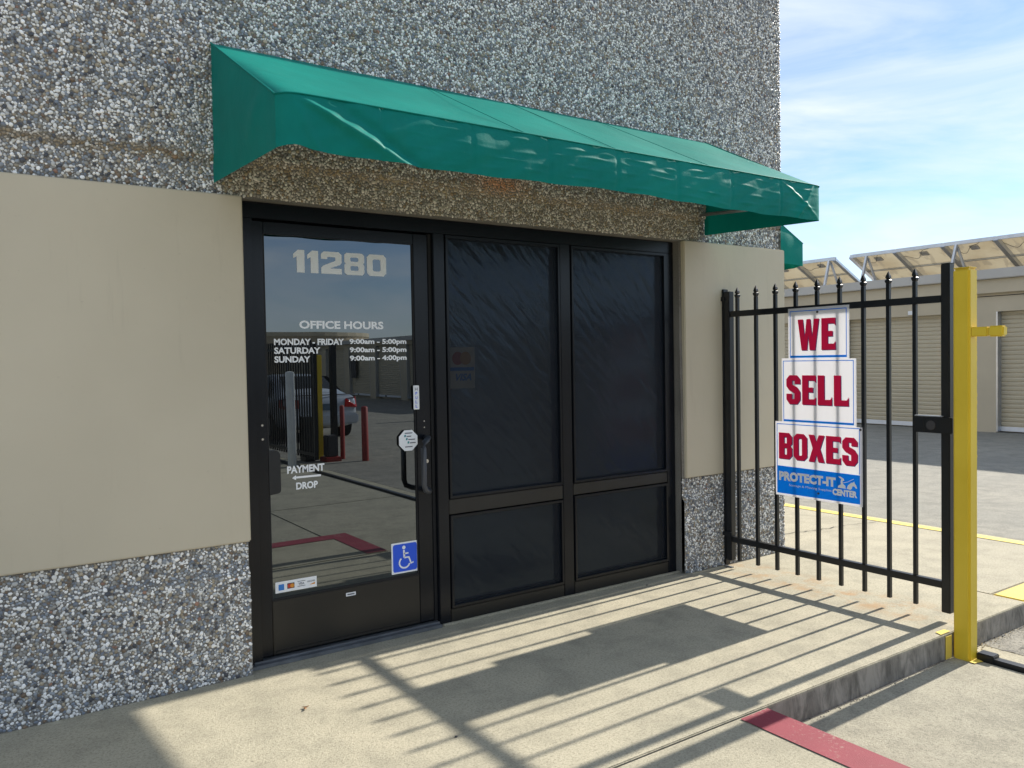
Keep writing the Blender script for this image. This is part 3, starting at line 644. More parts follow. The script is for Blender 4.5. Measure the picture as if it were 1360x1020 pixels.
# ------------------------------------------------------------------ awnings
def awning(root, T, x0, x1, seed, flip=False):
    """T maps (u along wall, d outwards, z) to world"""
    rs = np.random.default_rng(seed)
    zt, zf, zb, D = 3.015, 2.528, 2.325, 1.0
    nu, nv = 260, 14
    ribs = [x0 + (x1-x0)*t for t in (0, .5, 1)]
    def sag(u):
        t = (u-x0)/(x1-x0)*2 % 1.0; return math.sin(math.pi*t)
    def pull(u): return .055*math.exp(-(u-x0)/.03) + .035*math.exp(-(x1-u)/.025)
    V = []; Fc = []
    for j in range(nv+1):
        t = j/nv
        for i in range(nu+1):
            q = i/nu; q = q + .16*math.sin(2*math.pi*q)*-.98; u = x0+(x1-x0)*q
            z = zt+(zf-zt)*t - .018*sag(u)*math.sin(math.pi*min(1, t*1.05)) + .004*math.sin(u*9+t*5)*math.sin(math.pi*t)
            V.append(T(u, .055+(D-pull(u)-.055)*t, z))
    for j in range(nv):
        for i in range(nu):
            a = j*(nu+1)+i; Fc.append((a, a+1, a+nu+2, a+nu+1))
    o = meshobj('canopy_top', V, Fc, M_fabric, root, smooth=True)
    # valance with folds
    nu, nv = 520, 44
    ph = rs.uniform(0, 6.28, 40)
    def edge_z(u):   # lower hem
        a = max(0, 1-(u-x0)/.10)
        return zb - .004*math.sin(u*2.3+1) - .0025*math.sin(u*17) - .010*sag(u) + .012*math.exp(-((u-x0-.06)/.05)**2)
    seams = [x0+(x1-x0)*t for t in (.125, .25, .375, .5, .625, .75, .875)]
    def disp(u, t):   # t 0 top .. 1 hem ; metres outwards
        s = u-x0; d = 0
        # long pulled fold from upper left corner to the hem
        f = s - (.06 + .46*t**1.1); d += .026*math.exp(-(f/(.026+.035*t))**2)*(1-.25*t)*min(1, t*5)
        f = s - (.22 + .36*t); d -= .014*math.exp(-(f/.05)**2)*min(1, t*3)
        f = s - (.03 + .12*t); d += .008*math.exp(-(f/.02)**2)
        f = (x1-u) - (.03+.38*(1-t)*1.0); d += .007*math.exp(-(f/.022)**2)*min(1, t*4)
        f = (x1-u) - (.10+.16*t); d += .008*math.exp(-(f/.018)**2)
        # vertical seams
        for q in seams: d -= .0035*math.exp(-((u-q)/.008)**2)
        # horizontal tension wrinkles between seams
        k = int((u-x0)/(x1-x0)*8); loc = ((u-x0)/(x1-x0)*8) % 1
        env = (math.sin(math.pi*loc)**.5)*min(1, max(0, (s-.45)/.4))
        for m in range(4):
            c = .16+.22*m + .05*math.sin(ph[(k*4+m) % 40]) + .05*(loc-.5)*math.sin(ph[(k+m*3) % 40]*2)
            amp = .0050*(.4+.6*abs(math.sin(ph[(k*3+m*5) % 40]*3)))*(.55+.45*math.sin(u*23+ph[(m+k) % 40]))
            d += env*amp*math.exp(-((t-c-.03*math.sin(u*7+ph[m]))/.034)**2)
        # blisters left half
        d += .006*math.sin(u*11+t*2.5+ph[1])*math.sin(t*6+u*3)*min(1, t*3)*math.exp(-((s-.8)/.6)**2)
        d += .003*math.sin(u*31+t*9+ph[2])*math.sin(t*8+u*7+ph[3])
        return d + .010*math.sin(math.pi*t)
    V = []; Fc = []
    for j in range(nv+1):
        t = j/nv
        for i in range(nu+1):
            q = i/nu; q = q - .157*math.sin(2*math.pi*q); u = x0+(x1-x0)*q; ze = edge_z(u); zz = (zf-.001)-.018*0*sag(u)
            V.append(T(u, D+.002*min(1, q*60, (1-q)*60)-pull(u)+disp(u, t)*min(1, 18*q, 18*(1-q)), zz+(ze-zz)*t))
    for j in range(nv):
        for i in range(nu):
            a = j*(nu+1)+i; Fc.append((a, a+1, a+nu+2, a+nu+1))
    meshobj('valance', V, Fc, M_fabric, root, smooth=True)
    for u, sgn in ((x0, 1), (x1, -1)):   # side panels, slightly slack
        V = []; Fc = []; n1, n2 = 26, 20
        for j in range(n2+1):
            for i in range(n1+1):
                a = i/n1; b = j/n2; d = .052+(D-.052-(.055 if sgn > 0 else .035))*a; top = zt+(zf-zt)*a; bot = 2.362 + (zb-2.362)*a
                if a < .08: bot -= .0
                z = top+(bot-top)*b
                bul = .012*math.sin(math.pi*a)*math.sin(math.pi*b) + .010*math.exp(-((a-.86+.25*b)/.06)**2)*math.sin(math.pi*min(1, b*1.2))
                V.append(T(u - sgn*bul*(-1 if sgn > 0 else -1)*(-1), d, z))
        for j in range(n2):
            for i in range(n1):
                a = j*(n1+1)+i; Fc.append((a, a+1, a+n1+2, a+n1+1))
        meshobj('side_panel', V, Fc, M_fabric, root, smooth=True)
    # piping along the front edge, seams on the top, white termination bar at the wall
    MB().tube([T(x0+(x1-x0)*i/200, D+.004-pull(x0+(x1-x0)*i/200), zf+.001) for i in range(201)], .0035, 6).build('piping', M_fabric, root, smooth=True)
    for u, k in ((x0, .055), (x1, .035)):
        MB().tube([T(u, .055+(D-k-.055)*t, zt+(zf-zt)*t+.001) for t in np.linspace(0, 1, 30)], .0045, 6).build('piping', M_fabric, root, smooth=True)
    b = MB(); q = [T(x0, .05, zt-.01), T(x1, .05, zt-.01), T(x1, .05, zt+.006), T(x0, .05, zt+.006), T(x0, .062, zt-.01), T(x1, .062, zt-.01), T(x1, .062, zt+.004), T(x0, .062, zt+.004)]
    b.v = q; b.f = [(0, 1, 2, 3), (4, 5, 6, 7), (3, 2, 6, 7), (0, 1, 5, 4), (0, 3, 7, 4), (1, 2, 6, 5)]; b.build('wall_bar', M_card, root)
    for u in [x0+(x1-x0)*t for t in (.335, .5, .70)]:
        MB().tube([T(u, .06, zt+.0), T(u, D, zf+.004-.0)], .0016, 6).build('seam', M_fabric, root)
    # frame bars
    for u in (x0+.06, x0+(x1-x0)*.25, x0+(x1-x0)*.5, x0+(x1-x0)*.75, x1-.05):
        if u > x1-.1: MB().tube([T(u, .06, 2.50), T(u, D-.09, 2.44)], .0125, 8).build('frame_bar', M_alu, root, smooth=True)
        MB().tube([T(u, .06, zt-.08), T(u, D-.09, zf-.04)], .0125, 8).build('frame_bar', M_alu, root, smooth=True)
    MB().tube([T(x0+.08, D-.11, 2.40), T(x1-.07, D-.11, 2.40)], .0125, 8).build('frame_bar', M_alu, root, smooth=True)
    MB().tube([T(x0+.06, D-.09, zf-.03), T(x1-.05, D-.09, zf-.03)], .0125, 8).build('frame_bar', M_alu, root, smooth=True)
aw = empty('awning', (1.53, -.06, 2.35), 'long teal green canvas awning over the entrance door and windows', 'awning')
awning(aw, lambda u, d, z: (u, -d, z), -.145, 3.215, 3)
aw2 = empty('awning', (4.05, 2.0, 2.35), 'second teal canvas awning, small, seen beyond the building corner above the fence', 'awning')
awning(aw2, lambda u, d, z: (4.045+d*1.12, u, z-.02), .50, 3.0, 5)

# ------------------------------------------------------------------ gate
gate = empty('gate', (3.38, -.1, .04), 'black steel picket gate hung beside the beige wall, carrying the printed sign', 'gate')
GX = 3.38
def gb(name, y0, y1, z0, z1, dx=.02, bevel=.003, mat=M_black, x=GX): return MB().box(x-dx, x+dx, y0, y1, z0, z1).build(name, mat, gate, bevel)
gb('hinge_stile', -.148, -.100, .045, 1.965, .025)
gb('latch_stile', -1.690, -1.640, .045, 1.995, .025)
gb('stile_cap', -1.692, -1.638, 1.996, 2.000, .027)
gb('top_rail', -1.639, -.149, 1.785, 1.825, .019); gb('bottom_rail', -1.639, -.149, .178, .218, .019)
for i in range(9):
    yc = -.2 - i*.16
    p = MB().box(GX-.0105, GX+.0105, yc-.0105, yc+.0105, .05, 1.915)
    b = len(p.v)
    # pressed spear: collar, blade, point
    prof_ = [(.0095, 1.916), (.0145, 1.930), (.0145, 1.938), (.0075, 1.944), (.0125, 1.952), (.010, 1.965), (.001, 1.990)]
    pm = p.build('picket', M_black, gate)
    s = MB()
    for r, z in prof_: s.v += [(GX-r, yc-r, z), (GX+r, yc-r, z), (GX+r, yc+r, z), (GX-r, yc+r, z)]
    for k in range(len(prof_)-1):
        for j in range(4): s.f.append((4*k+j, 4*k+(j+1) % 4, 4*k+4+(j+1) % 4, 4*k+4+j))
    s.f.append((0, 1, 2, 3)); s.f.append(tuple(4*(len(prof_)-1)+j for j in range(4)))
    s.build('finial', M_black, pm)
lb = gb('latch_box', -1.715, -1.497, 1.055, 1.145, .012, x=GX-.038, bevel=.004)
MB().box(GX-.052, GX-.048, -1.56, -1.555, 1.056, 1.144).build('latch_seam', M_gasket, gate)
MB().tube([(GX-.049, -1.598, 1.098), (GX-.055, -1.598, 1.098)], .026, 24).build('latch_knob', M_dgrey, gate)
gb('latch_plate', -1.66, -1.497, 1.146, 1.152, .012, mat=M_alu, x=GX-.036)
hpst = empty('gate_post', (3.38, -.075, 0), 'slim black square gate post bolted to the ground against the beige wall', 'post')
MB().box(GX-.025, GX+.025, -.097, -.079, 0.006, 1.985).build('post_tube', M_black, hpst, .003)
MB().box(GX-.034, GX-.027, -.11, -.06, 1.90, 1.93).build('hinge', M_black, hpst, .002); MB().box(GX-.045, GX-.027, -.16, -.085, .22, .25).build('hinge', M_black, hpst, .002)
MB().box(GX-.05, GX-.027, -.17, -.10, .0, .006).build('foot_plate', M_thres, hpst)
MB().tube([(GX-.03, -.05, 1.91), (GX-.06, -.05, 1.91)], .02, 8).build('hinge', M_black, hpst)

# yellow post
yp_ = empty('yellow_post', (3.23, -1.83, G), 'square yellow painted steel post at the curb end of the black gate', 'post')
MB().box(3.2, 3.285, -1.872, -1.783, G-.02, 1.945).build('post_tube', M_yellow, yp_, .010)
MB().box(3.203, 3.282, -1.869, -1.786, 1.946, 1.952).build('post_cap', M_yellow, yp_, .002)
MB().box(3.212, 3.252, -1.955, -1.869, 1.585, 1.635).build('catch_arm', M_yellow, yp_, .006)
MB().box(3.208, 3.256, -2.033, -1.957, 1.582, 1.638).build('catch_plate', M_yellow, yp_, .008)
# weld beads on post corner
wbm = MB()
for i in range(26):
    z = .9+i*.04+random.uniform(-.01, .01); r = random.uniform(.001, .0025); wbm.tube([(3.281, -1.868, z), (3.281, -1.868, z+random.uniform(.006, .03))], r, 5)
wbm.build('weld_bead', M_yellow, yp_)['kind'] = 'stuff'

# ------------------------------------------------------------------ sign
sg = empty('box_sign', (3.35, -.85, .57), 'stepped white and blue plastic sign reading WE SELL BOXES fixed to the gate', 'sign')
SX = 3.352
P = [(.534, .572), (1.163, .572), (1.163, 1.058), (1.126, 1.058), (1.126, 1.480), (1.080, 1.480), (1.080, 1.810), (.641, 1.810), (.641, 1.486), (.588, 1.486), (.588, 1.066), (.534, 1.066)]
pv, pf = poly_shape([P]); k = len(pv)
V = [(SX, -u, v) for u, v in pv] + [(SX+.005, -u, v) for u, v in pv]
Fc = list(pf) + [tuple(k+i for i in f[::-1]) for f in pf] + [(i, (i+1) % k, k+(i+1) % k, k+i) for i in range(k)]
meshobj('sign_board', V, Fc, M_signw, sg)
F1 = on_sign(SX-.001); F2 = on_sign(SX-.002); F3 = on_sign(SX-.003)
MB().quad(F1(.546, .586), F1(1.150, .586), F1(1.150, .764), F1(.546, .770)).build('blue_band', M_signb, sg)
bl = MB()
def frame_(u0, u1, v0, v1, t=.005, bottom=True, bt=.014):
    bl.quad(F1(u0, v0), F1(u0+t, v0), F1(u0+t, v1), F1(u0, v1)); bl.quad(F1(u1-t, v0), F1(u1, v0), F1(u1, v1), F1(u1-t, v1)); bl.quad(F1(u0+t, v1-t), F1(u1-t, v1-t), F1(u1-t, v1), F1(u0+t, v1))
    if bottom: bl.quad(F1(u0+t, v0), F1(u1-t, v0), F1(u1-t, v0+bt), F1(u0+t, v0+bt))
frame_(.655, 1.066, 1.488, 1.793); frame_(.600, 1.112, 1.068, 1.470); frame_(.546, 1.150, .770, 1.052, bottom=False)
bl.build('blue_border', M_signb, sg)
block_word('WE', F3, F2, .716, .990, 1.536, 1.736, M_signr, M_signn, sg, gap=.14, widths={'W': 1.35, 'E': .85})
block_word('SELL', F3, F2, .626, 1.078, 1.184, 1.374, M_signr, M_signn, sg, gap=.13, widths={'S': 1.05})
block_word('BOXES', F3, F2, .563, 1.136, .818, .992, M_signr, M_signn, sg, gap=.10, widths={'X': 1.12})
place_text('PROTECT-IT', F2, .562, .985, .672, .734, M_signwp, sg, .06)
place_text('Storage & Moving Supplies', F2, .640, .955, .636, .655, M_signwp, sg, .0)
place_text('CENTER', F2, .962, 1.132, .622, .664, M_signwp, sg, .06)
# emblem: small rider on horse head
hd = [(1.06, .672), (1.07, .695), (1.09, .712), (1.105, .716), (1.112, .724), (1.115, .712), (1.125, .700), (1.132, .684), (1.124, .680), (1.112, .692), (1.100, .692), (1.096, .676), (1.085, .668)]
pv, pf = poly_shape([hd]); meshobj('emblem', [F2(*p) for p in pv], pf, M_signwp, sg)
rd = [(1.0, .672), (1.055, .672), (1.052, .690), (1.036, .700), (1.034, .716), (1.046, .722), (1.040, .734), (1.022, .742), (1.004, .746), (1.010, .738), (1.024, .728), (1.020, .714), (1.022, .696), (1.004, .686)]
pv, pf = poly_shape([rd]); meshobj('emblem', [F3(*p) for p in pv], pf, M_signwp, sg)
v, f = stroke([(1.03, .704), (1.07, .716), (1.11, .738)], .003); meshobj('emblem', [on_sign(SX-.004)(*p) for p in v], f, M_signwp, sg)
for (a, b) in ((.862, 1.778), (.862, .618), (1.156, 1.044)): MB().tube([(SX-.001, -a, b), (SX-.006, -a, b)], .007, 10).build('rivet', M_dgrey, sg)

# ------------------------------------------------------------------ small litter
def leaf_thing(x, y, label, s=.02):
    m = MB(); 
    for i in range(3):
        a = random.uniform(0, 6.28); cx, cy = x+random.uniform(-.015, .015), y+random.uniform(-.012, .012)
        pts_ = [(cx+s*r*math.cos(a+t), cy+s*r*math.sin(a+t), .004+h) for r, t, h in ((1, 0, .004), (.4, 1.2, .002), (.9, 2.9, .008), (.45, 4.6, .001))]
        m.quad(*pts_)
    return tag(m.build('dry_leaf', M_leaf), label, 'leaf')
leaf_thing(.039, -.612, 'crumbled dry brown leaf lying on the sunlit walkway in front of the door', .016)
def pebble_thing(x, y, r, label):
    bm = bmesh.new(); bmesh.ops.create_icosphere(bm, subdivisions=2, radius=r)
    for v in bm.verts: v.co.z *= .6; v.co *= random.uniform(.88, 1.1); v.co += Vector((x, y, r*.5))
    me = bpy.data.meshes.new('stone_chip'); bm.to_mesh(me); bm.free(); me.materials.append(M_dgrey)
    o = bpy.data.objects.new('stone_chip', me); C.objects.link(o); return tag(o, label, 'stone')
pebble_thing(.43, -1.229, .006, 'tiny dark stone chip inside the shadow band of the gate rail')
pebble_thing(2.55, -.12, .006, 'tiny dark stone chip close to the sill of the right window')

gm = MB()
for i in range(260):
    if i < 150: x = random.uniform(3.36, 4.3); yy = -1.785 - abs(random.gauss(0, .03)); z = G+.012
    elif i < 210: x = random.uniform(1.7, 3.15); yy = -1.785 - abs(random.gauss(0, .012)); z = G+.005
    else: x = random.uniform(-1.4, 4.0); yy = random.uniform(-1.7, -.1); z = 0.0
    r = random.uniform(.002, .006) if i < 210 else random.uniform(.001, .0025); a = random.uniform(0, 3)
    k = len(gm.v); gm.v += [(x+r*math.cos(a+t), yy+r*math.sin(a+t), z) for t in (0, 2.1, 4.2)] + [(x, yy, z+r*1.1)]
    gm.f += [(k, k+1, k+3), (k+1, k+2, k+3), (k+2, k, k+3)]
tag(gm.build('grit', M_bwall), 'scattered pale grit along the foot of the curb', 'grit')['kind'] = 'stuff'
def wall_pt(t): return (1.828+.03*t, -2.02-.03*t+.012*math.sin(6*t), G+.012)
tag(MB().tube([wall_pt(t) for t in np.linspace(-.5, .6, 8)], .003, 5).build('twig', M_dgrey), 'tiny dark curled twig on the lower concrete right of the red stripe', 'twig')

# ------------------------------------------------------------------ storage buildings
def storage(name, label, X, y0, y1, zt, doors, dirt=0):
    """front faces -x; doors: list of (ya, yb)"""
    z0 = -.4 ; zd = 2.30
    b = empty(name, (X, (y0+y1)/2, -.07), label, 'building')
    w = MB(); ys = sorted(doors); cur = y0
    for a, c in ys: w.box(X, X+.25, cur, a, z0, zd); cur = c
    w.box(X, X+.25, cur, y1, z0, zd); w.box(X, X+.25, y0, y1, zd, zt)
    w.build('wall', M_bwall, b)
    MB().box(X+.25, X+12, y0, y1, z0, zt-.05).build('rear_block', M_bwall, b)
    MB().box(X-.10, X-.002, y0, y1, 2.66, zt-.02).build('fascia', M_bwall, b, bevel=.006)
    MB().box(X-.20, X+12, y0-.05, y1+.05, zt-.018, zt+.17).build('gutter', M_fascia, b, bevel=.012)
    MB().box(X-.015, X-.002, y0, y1, 2.60, 2.612).build('trim', M_gasket, b)
    for a, c in ys:
        # corrugated curtain
        m = MB(); z = -.02; i = 0; p = .087
        zs = []
        while z < zd-.001:
            zs += [(z, .150), (z+p*.55, .142), (z+p*.72, .150), (z+p*.80, .168), (z+p*.9, .168)]; z += p
        zs = [(min(q, zd), d) for q, d in zs]
        for (za, da), (zb_, db) in zip(zs, zs[1:]):
            if zb_ > za: m.quad((X+da, a+.01, za), (X+da, c-.01, za), (X+db, c-.01, zb_), (X+db, a+.01, zb_))
        d = m.build('roll_up_door', M_curtain, b)
        MB().box(X+.12, X+.148, a+.01, c-.01, -.045, .045).build('bottom_bar', M_card, d, bevel=.004)
        MB().box(X+.10, X+.119, (a+c)/2-.5, (a+c)/2-.38, -.03, .03).build('handle', M_dgrey, d)
        for yy in (a, c-.03): MB().box(X-.004, X+.16, yy, yy+.03, -.05, zd).build('door_track', M_alu, b)
    return b
st1 = storage('storage_building', 'long beige self storage building with roll-up doors behind the gate and yellow post', 15.6, -4.2, 22, 2.95,
        [(-2.75+3.2*i, -2.75+3.2*i+2.6) for i in range(-0, 7)] and [(1.05, 3.65), (4.25, 6.9), (7.5, 10.15), (10.75, 13.4), (-2.15, .45)])
lampb = MB().box(15.56, 15.598, 5.28, 5.40, 2.33, 2.41).build('number_plate', M_card, st1)
st2 = storage('storage_building', 'beige self storage row behind the silver car, seen reflected in the glass door', 15.0, -44, -19, 2.47,
        [(-43+3.1*i, -43+3.1*i+2.5) for i in range(8)])
MB().box(15.0-.03, 14.995, -33.4, -32.8, .8, 1.9).build('notice_board', M_dgrey, st2)
tb = empty('warehouse', (18, -48, G), 'large tan warehouse with a rounded corner, reflected beyond the storage row', 'building')
m = MB(); P = [(-20, -70), (-20, -47)] + [(19+5*math.sin(rad(t)), -52+5*math.cos(rad(t))) for t in range(0, 91, 10)] + [(24, -70)]
k = len(P); m.v = [(a, b, G-.1) for a, b in P] + [(a, b, 3.55) for a, b in P]; m.f = [tuple(range(k, 2*k))] + [(i, (i+1) % k, k+(i+1) % k, k+i) for i in range(k)]
m.build('wall', M_tan, tb)
m = MB(); m.v = [(18+(a-18)*1.006, -52+(b+52)*1.012, 3.35) for a, b in P] + [(18+(a-18)*1.006, -52+(b+52)*1.012, 3.62) for a, b in P]; m.f = [tuple(range(k, 2*k)), tuple(range(k))] + [(i, (i+1) % k, k+(i+1) % k, k+i) for i in range(k)]
m.build('parapet', M_bwall, tb)
bt = empty('truck_trailer', (9, -32, G), 'white box trailer parked far across the lot, seen only as a reflection', 'trailer')
MB().box(3.5, 9.5, -34.5, -32, .9, 2.6).build('cargo_box', M_card, bt, .03)
for xx in (4.2, 5.2, 8.8):
    MB().tube([(xx, -32.6, .33), (xx, -32.3, .33)], .46, 16).build('wheel', M_tyre, bt); MB().tube([(xx, -34.2, .33), (xx, -33.9, .33)], .46, 16).build('wheel', M_tyre, bt)

# ------------------------------------------------------------------ solar panels
def solar(label, ys, legs):
    root = empty('solar_panel_row', (16.5, (ys[0]+ys[-1])/2, 3.1), label, 'solar panels', 'rows of solar panels on the storage roof')
    A = Vector((15.9, 0, 3.80)); B = Vector((17.25, 0, 3.14)); d = (B-A).normalized(); nrm = Vector((-d.z, 0, d.x))
    first = None
    for ya, yb in zip(ys, ys[1:]):
        a, b = ya+.012, yb-.012
        def Q(s, y, h): p = A + d*s + nrm*h; return (p.x, y, p.z)
        Lg = (B-A).length
        m = MB().quad(Q(.02, a+.02, -.0), Q(Lg-.02, a+.02, 0), Q(Lg-.02, b-.02, 0), Q(.02, b-.02, 0))
        pn = m.build('solar_panel', M_back, root)
        f = MB()
        for (s0, s1, u0, u1) in ((0, .03, a, b), (Lg-.03, Lg, a, b), (.03, Lg-.03, a, a+.03), (.03, Lg-.03, b-.03, b), (Lg*.5-.01, Lg*.5+.01, a+.03, b-.03)):
            k = len(f.v); f.v += [Q(s0, u0, -.035), Q(s1, u0, -.035), Q(s1, u1, -.035), Q(s0, u1, -.035), Q(s0, u0, .01), Q(s1, u0, .01), Q(s1, u1, .01), Q(s0, u1, .01)]
            f.f += [tuple(k+i for i in q) for q in ((0,3,2,1),(4,5,6,7),(0,1,5,4),(1,2,6,5),(2,3,7,6),(3,0,4,7))]
        f.build('panel_frame', M_alu, pn)
        jb = MB(); k = 0; jb.v = [Q(.2, (a+b)/2-.08, -.002), Q(.34, (a+b)/2-.08, -.002), Q(.34, (a+b)/2+.08, -.002), Q(.2, (a+b)/2+.08, -.002), Q(.2, (a+b)/2-.08, -.03), Q(.34, (a+b)/2-.08, -.03), Q(.34, (a+b)/2+.08, -.03), Q(.2, (a+b)/2+.08, -.03)]
        jb.f = [(0,3,2,1),(4,5,6,7),(0,1,5,4),(1,2,6,5),(2,3,7,6),(3,0,4,7)]; jb.build('junction_box', M_fascia, pn)
        cb = [Q(.2+.16*math.sin(math.pi*t)+.05*math.sin(9*t+a), (a+b)/2+(b-a)*.5*t, -.03-.02*math.sin(math.pi*t)) for t in np.linspace(-.9, .9, 16)]
        MB().tube(cb, .005, 5).build('cable', M_dgrey, pn)
    Lg = (B-A).length
    def Q(s, y, h): p = A + d*s + nrm*h; return (p.x, y, p.z)
    for y in ys:   # rails below every joint
        f = MB(); f.v = [Q(0, y-.045, -.09), Q(Lg+.05, y-.045, -.09), Q(Lg+.05, y+.045, -.09), Q(0, y+.045, -.09), Q(0, y-.045, -.036), Q(Lg+.05, y-.045, -.036), Q(Lg+.05, y+.045, -.036), Q(0, y+.045, -.036)]
        f.f = [(0,3,2,1),(4,5,6,7),(0,1,5,4),(1,2,6,5),(2,3,7,6),(3,0,4,7)]; f.build('rail', M_alu, root)
    e = MB().box(15.87, 15.92, ys[0]-.03, ys[-1]+.03, 3.73, 3.80); e.build('edge_beam', M_alu, root, bevel=.006)
    for y in legs:
        MB().tube([(15.9, y, 3.74), (15.86, y+.12, 3.08)], .04, 6).build('leg', M_alu, root); MB().tube([(15.95, y, 3.70), (16.15, y-.1, 3.08)], .03, 6).build('leg', M_alu, root)
solar('right row of tilted solar panels on the storage roof, above the yellow post', [6.92-1.045*i for i in range(10)][::-1], [6.55, 4.56, 2.4, .3])
solar('left row of tilted solar panels on the storage roof, beside the small green awning', [7.35+1.045*i for i in range(6)], [7.5, 9.6, 11.6])

# ------------------------------------------------------------------ things behind the camera seen in the door reflection
def bollard(name, x, y, r, h, mat, label, dome=True, group=None):
    m = MB(); zs = [G-.02, G+.01, h-.02] + ([h-.008, h] if dome else [h]); rs_ = [r, r, r] + ([r*.8, r*.3] if dome else [r*.97])
    m.tube([(x, y, z) for z in zs], rs_, 20)
    return tag(m.build(name, mat, smooth=True), label, 'bollard', group)
bollard('white_bollard', 3.22, -8.55, .068, 1.39, M_whiteb, 'tall white pipe bollard beside the sliding gate, reflected in the door')
bollard('red_bollard', 4.26, -8.97, .040, .80, M_redb, 'thinner red bollard nearest the yellow post in the door reflection')
bollard('red_bollard', 4.46, -8.48, .055, .79, M_redb, 'thicker red bollard to the right in the door reflection')
bollard('red_bollard', 10.3, -16.0, .10, 1.15, M_redb, 'distant red bollard by the edge of the door glass reflection')
y2 = empty('yellow_post', (3.95, -9.25, G), 'thin yellow post beside the sliding gate, seen reflected in the door', 'post')
MB().box(3.92, 4.01, -9.3, -9.2, G, 1.66).build('post_tube', M_yellow, y2, .008); MB().box(3.93, 4.0, -9.4, -9.3, .9, .96).build('catch_arm', M_yellow, y2, .006)
bp = empty('gate_post', (4.35, -9.5, G), 'tall black gate post standing behind the yellow post in the reflection', 'post')
MB().box(4.28, 4.38, -9.56, -9.46, G, 1.9).build('post_tube', M_black, bp, .004); MB().box(4.27, 4.39, -9.57, -9.45, 1.9, 1.915).build('post_cap', M_black, bp)
op = empty('gate_operator', (4.1, -8.9, G), 'dark gate motor housing on a brown base beside the red bollards', 'gate motor')
MB().box(3.90, 4.09, -8.95, -8.75, G+.08, .30).build('housing', M_dgrey, op, .02); MB().box(3.86, 4.13, -9.0, -8.70, G-.01, G+.08).build('base', M_redb, op, .01); MB().box(3.62, 3.80, -9.3, -9.0, G, .62).build('control_box', M_black, op, .015)
rg = empty('sliding_gate', (3.6, -10, G), 'black sliding picket gate parked open across the lot, reflected in the door', 'gate')
rl = MB().box(3.58, 3.62, -16.0, -8.5, 1.75, 1.79).build('top_rail', M_black, rg); MB().box(3.58, 3.62, -16.0, -8.5, 0.0, .05).build('bottom_rail', M_black, rg)
MB().box(3.57, 3.63, -8.5, -8.44, -.05, 1.85).build('stile', M_black, rg)
pk = MB().box(3.588, 3.612, -8.62, -8.596, -.05, 1.9).build('picket', M_black, rg)
for i in range(1, 60):
    c = pk.copy(); C.objects.link(c); c.location = pk.location + Vector((0, -.12*i, 0))
# far picket fence
rf = empty('picket_fence', (1, -16.5, G), 'black picket fence running beyond the sliding gate in the reflection', 'fence')
MB().box(-8, 3.4, -16.52, -16.48, 1.7, 1.74).build('top_rail', M_black, rf); MB().box(-8, 3.4, -16.52, -16.48, .05, .1).build('bottom_rail', M_black, rf)
pk = MB().box(-7.912, -7.888, -16.46, -16.436, -.1, 1.9).build('picket', M_black, rf)
for i in range(1, 94):
    c = pk.copy(); C.objects.link(c); c.location = pk.location + Vector((.12*i, 0, 0))

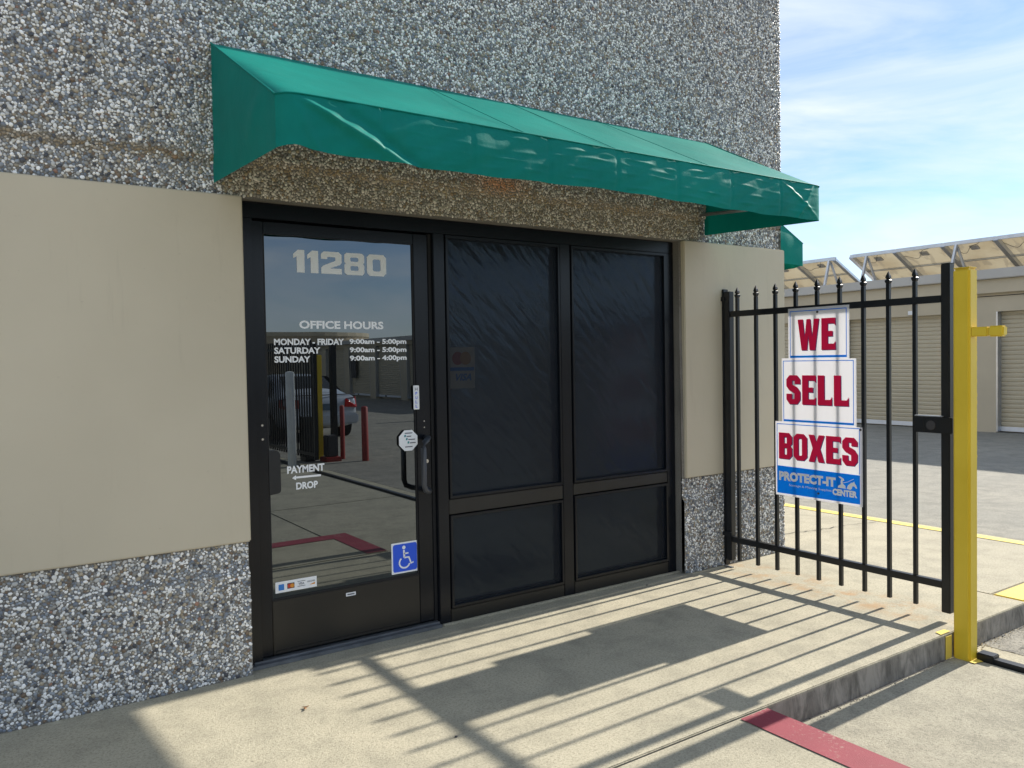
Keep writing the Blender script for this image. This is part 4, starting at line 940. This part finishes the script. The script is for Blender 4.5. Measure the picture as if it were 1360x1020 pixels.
# silver sedan: lofted body, rear towards the office
def car(loc):
    root = empty('parked_car', loc, 'silver sedan parked with its tail towards the office, reflected in the glass door', 'car')
    ox, oy, oz = loc
    # stations along length (t from rear 0 to front 4.6, into -y): half width, z low, belt z, roof z(0=none), roof half width
    st_ = [(0.0, .72, .42, .86, .88, .60), (.06, .82, .30, .94, .97, .66), (.25, .87, .24, .96, 1.01, .68), (.62, .89, .22, .96, 1.04, .66), (1.25, .90, .22, .95, 1.36, .56), (1.75, .90, .22, .94, 1.43, .56), (2.5, .90, .22, .92, 1.41, .57), (3.15, .89, .22, .90, 1.04, .64), (3.8, .88, .24, .84, .90, .62), (4.4, .82, .26, .72, .76, .58), (4.6, .68, .38, .62, .64, .5)]
    V = []; Fc = []; R = 14
    for (t, hw, zl, zb_, zr, rw) in st_:
        half = [(0, zl), (hw*.8, zl), (hw*.97, zl+.12), (hw, (zl+zb_)/2), (hw*.97, zb_), (rw, zr-.03), (rw*.85, zr), (0, zr+.01)]
        ring = [(x, z) for x, z in half] + [(-x, z) for x, z in half[-2:0:-1]]
        R = len(ring)
        V += [(ox+x, oy-t, oz+z) for x, z in ring]
    for i in range(len(st_)-1):
        for j in range(R): Fc.append((i*R+j, i*R+(j+1) % R, (i+1)*R+(j+1) % R, (i+1)*R+j))
    Fc.append(tuple(range(R))); Fc.append(tuple((len(st_)-1)*R+j for j in range(R)))
    bodym = meshobj('body', V, Fc, M_carp, root, smooth=True); bodym.modifiers.new('s', 'SUBSURF').levels = 2; bodym.modifiers['s'].render_levels = 2
    e = .012
    def quad3(name, pts_, mat): return meshobj(name, [(ox+a, oy-b, oz+c) for a, b, c in pts_], [tuple(range(len(pts_)))], mat, root)
    quad3('rear_window', [(-.56, .64, 1.075), (.56, .64, 1.075), (.50, 1.22, 1.375), (-.50, 1.22, 1.375)], M_carg)
    quad3('windscreen', [(-.56, 3.12, 1.08), (.56, 3.12, 1.08), (.50, 2.6, 1.41), (-.50, 2.6, 1.41)], M_carg)
    for s in (-1, 1):
        quad3('side_window', [(s*.875, .95, .99), (s*.875, 2.0, .97), (s*.64, 2.0, 1.38), (s*.66, 1.35, 1.36)], M_carg)
        quad3('side_window', [(s*.875, 2.06, .97), (s*.86, 2.95, .96), (s*.66, 2.5, 1.36), (s*.64, 2.06, 1.38)], M_carg)
        tl = MB(); p = [(s*.50, -.005, .72), (s*.80, .02, .70), (s*.865, .22, .74), (s*.86, .24, .90), (s*.80, .03, .93), (s*.52, -.005, .90)]
        quad3('tail_lamp', p, M_tail)
        for t in (.85, 3.65):
            w = MB().tube([(ox+s*.70, oy-t, oz+.31), (ox+s*.90, oy-t, oz+.31)], .31, 24).build('wheel', M_tyre, root)
            MB().tube([(ox+s*.90, oy-t, oz+.31), (ox+s*.915, oy-t, oz+.31)], .20, 16).build('rim', M_alu, w)
    MB().box(ox-.80, ox+.80, oy-.05, oy+.10, oz+.34, oz+.58).build('bumper', M_carp, root, .04)
    MB().box(ox-.17, ox+.17, oy+.02, oy+.03, oz+.66, oz+.80).build('number_plate', M_plate, root)
    MB().tube([(ox-.79, oy-.10, oz+.985), (ox, oy-.02, oz+.985), (ox+.79, oy-.10, oz+.985)], .012, 6).build('trunk_edge', M_dgrey, root)
car((5.25, -12.4, G))
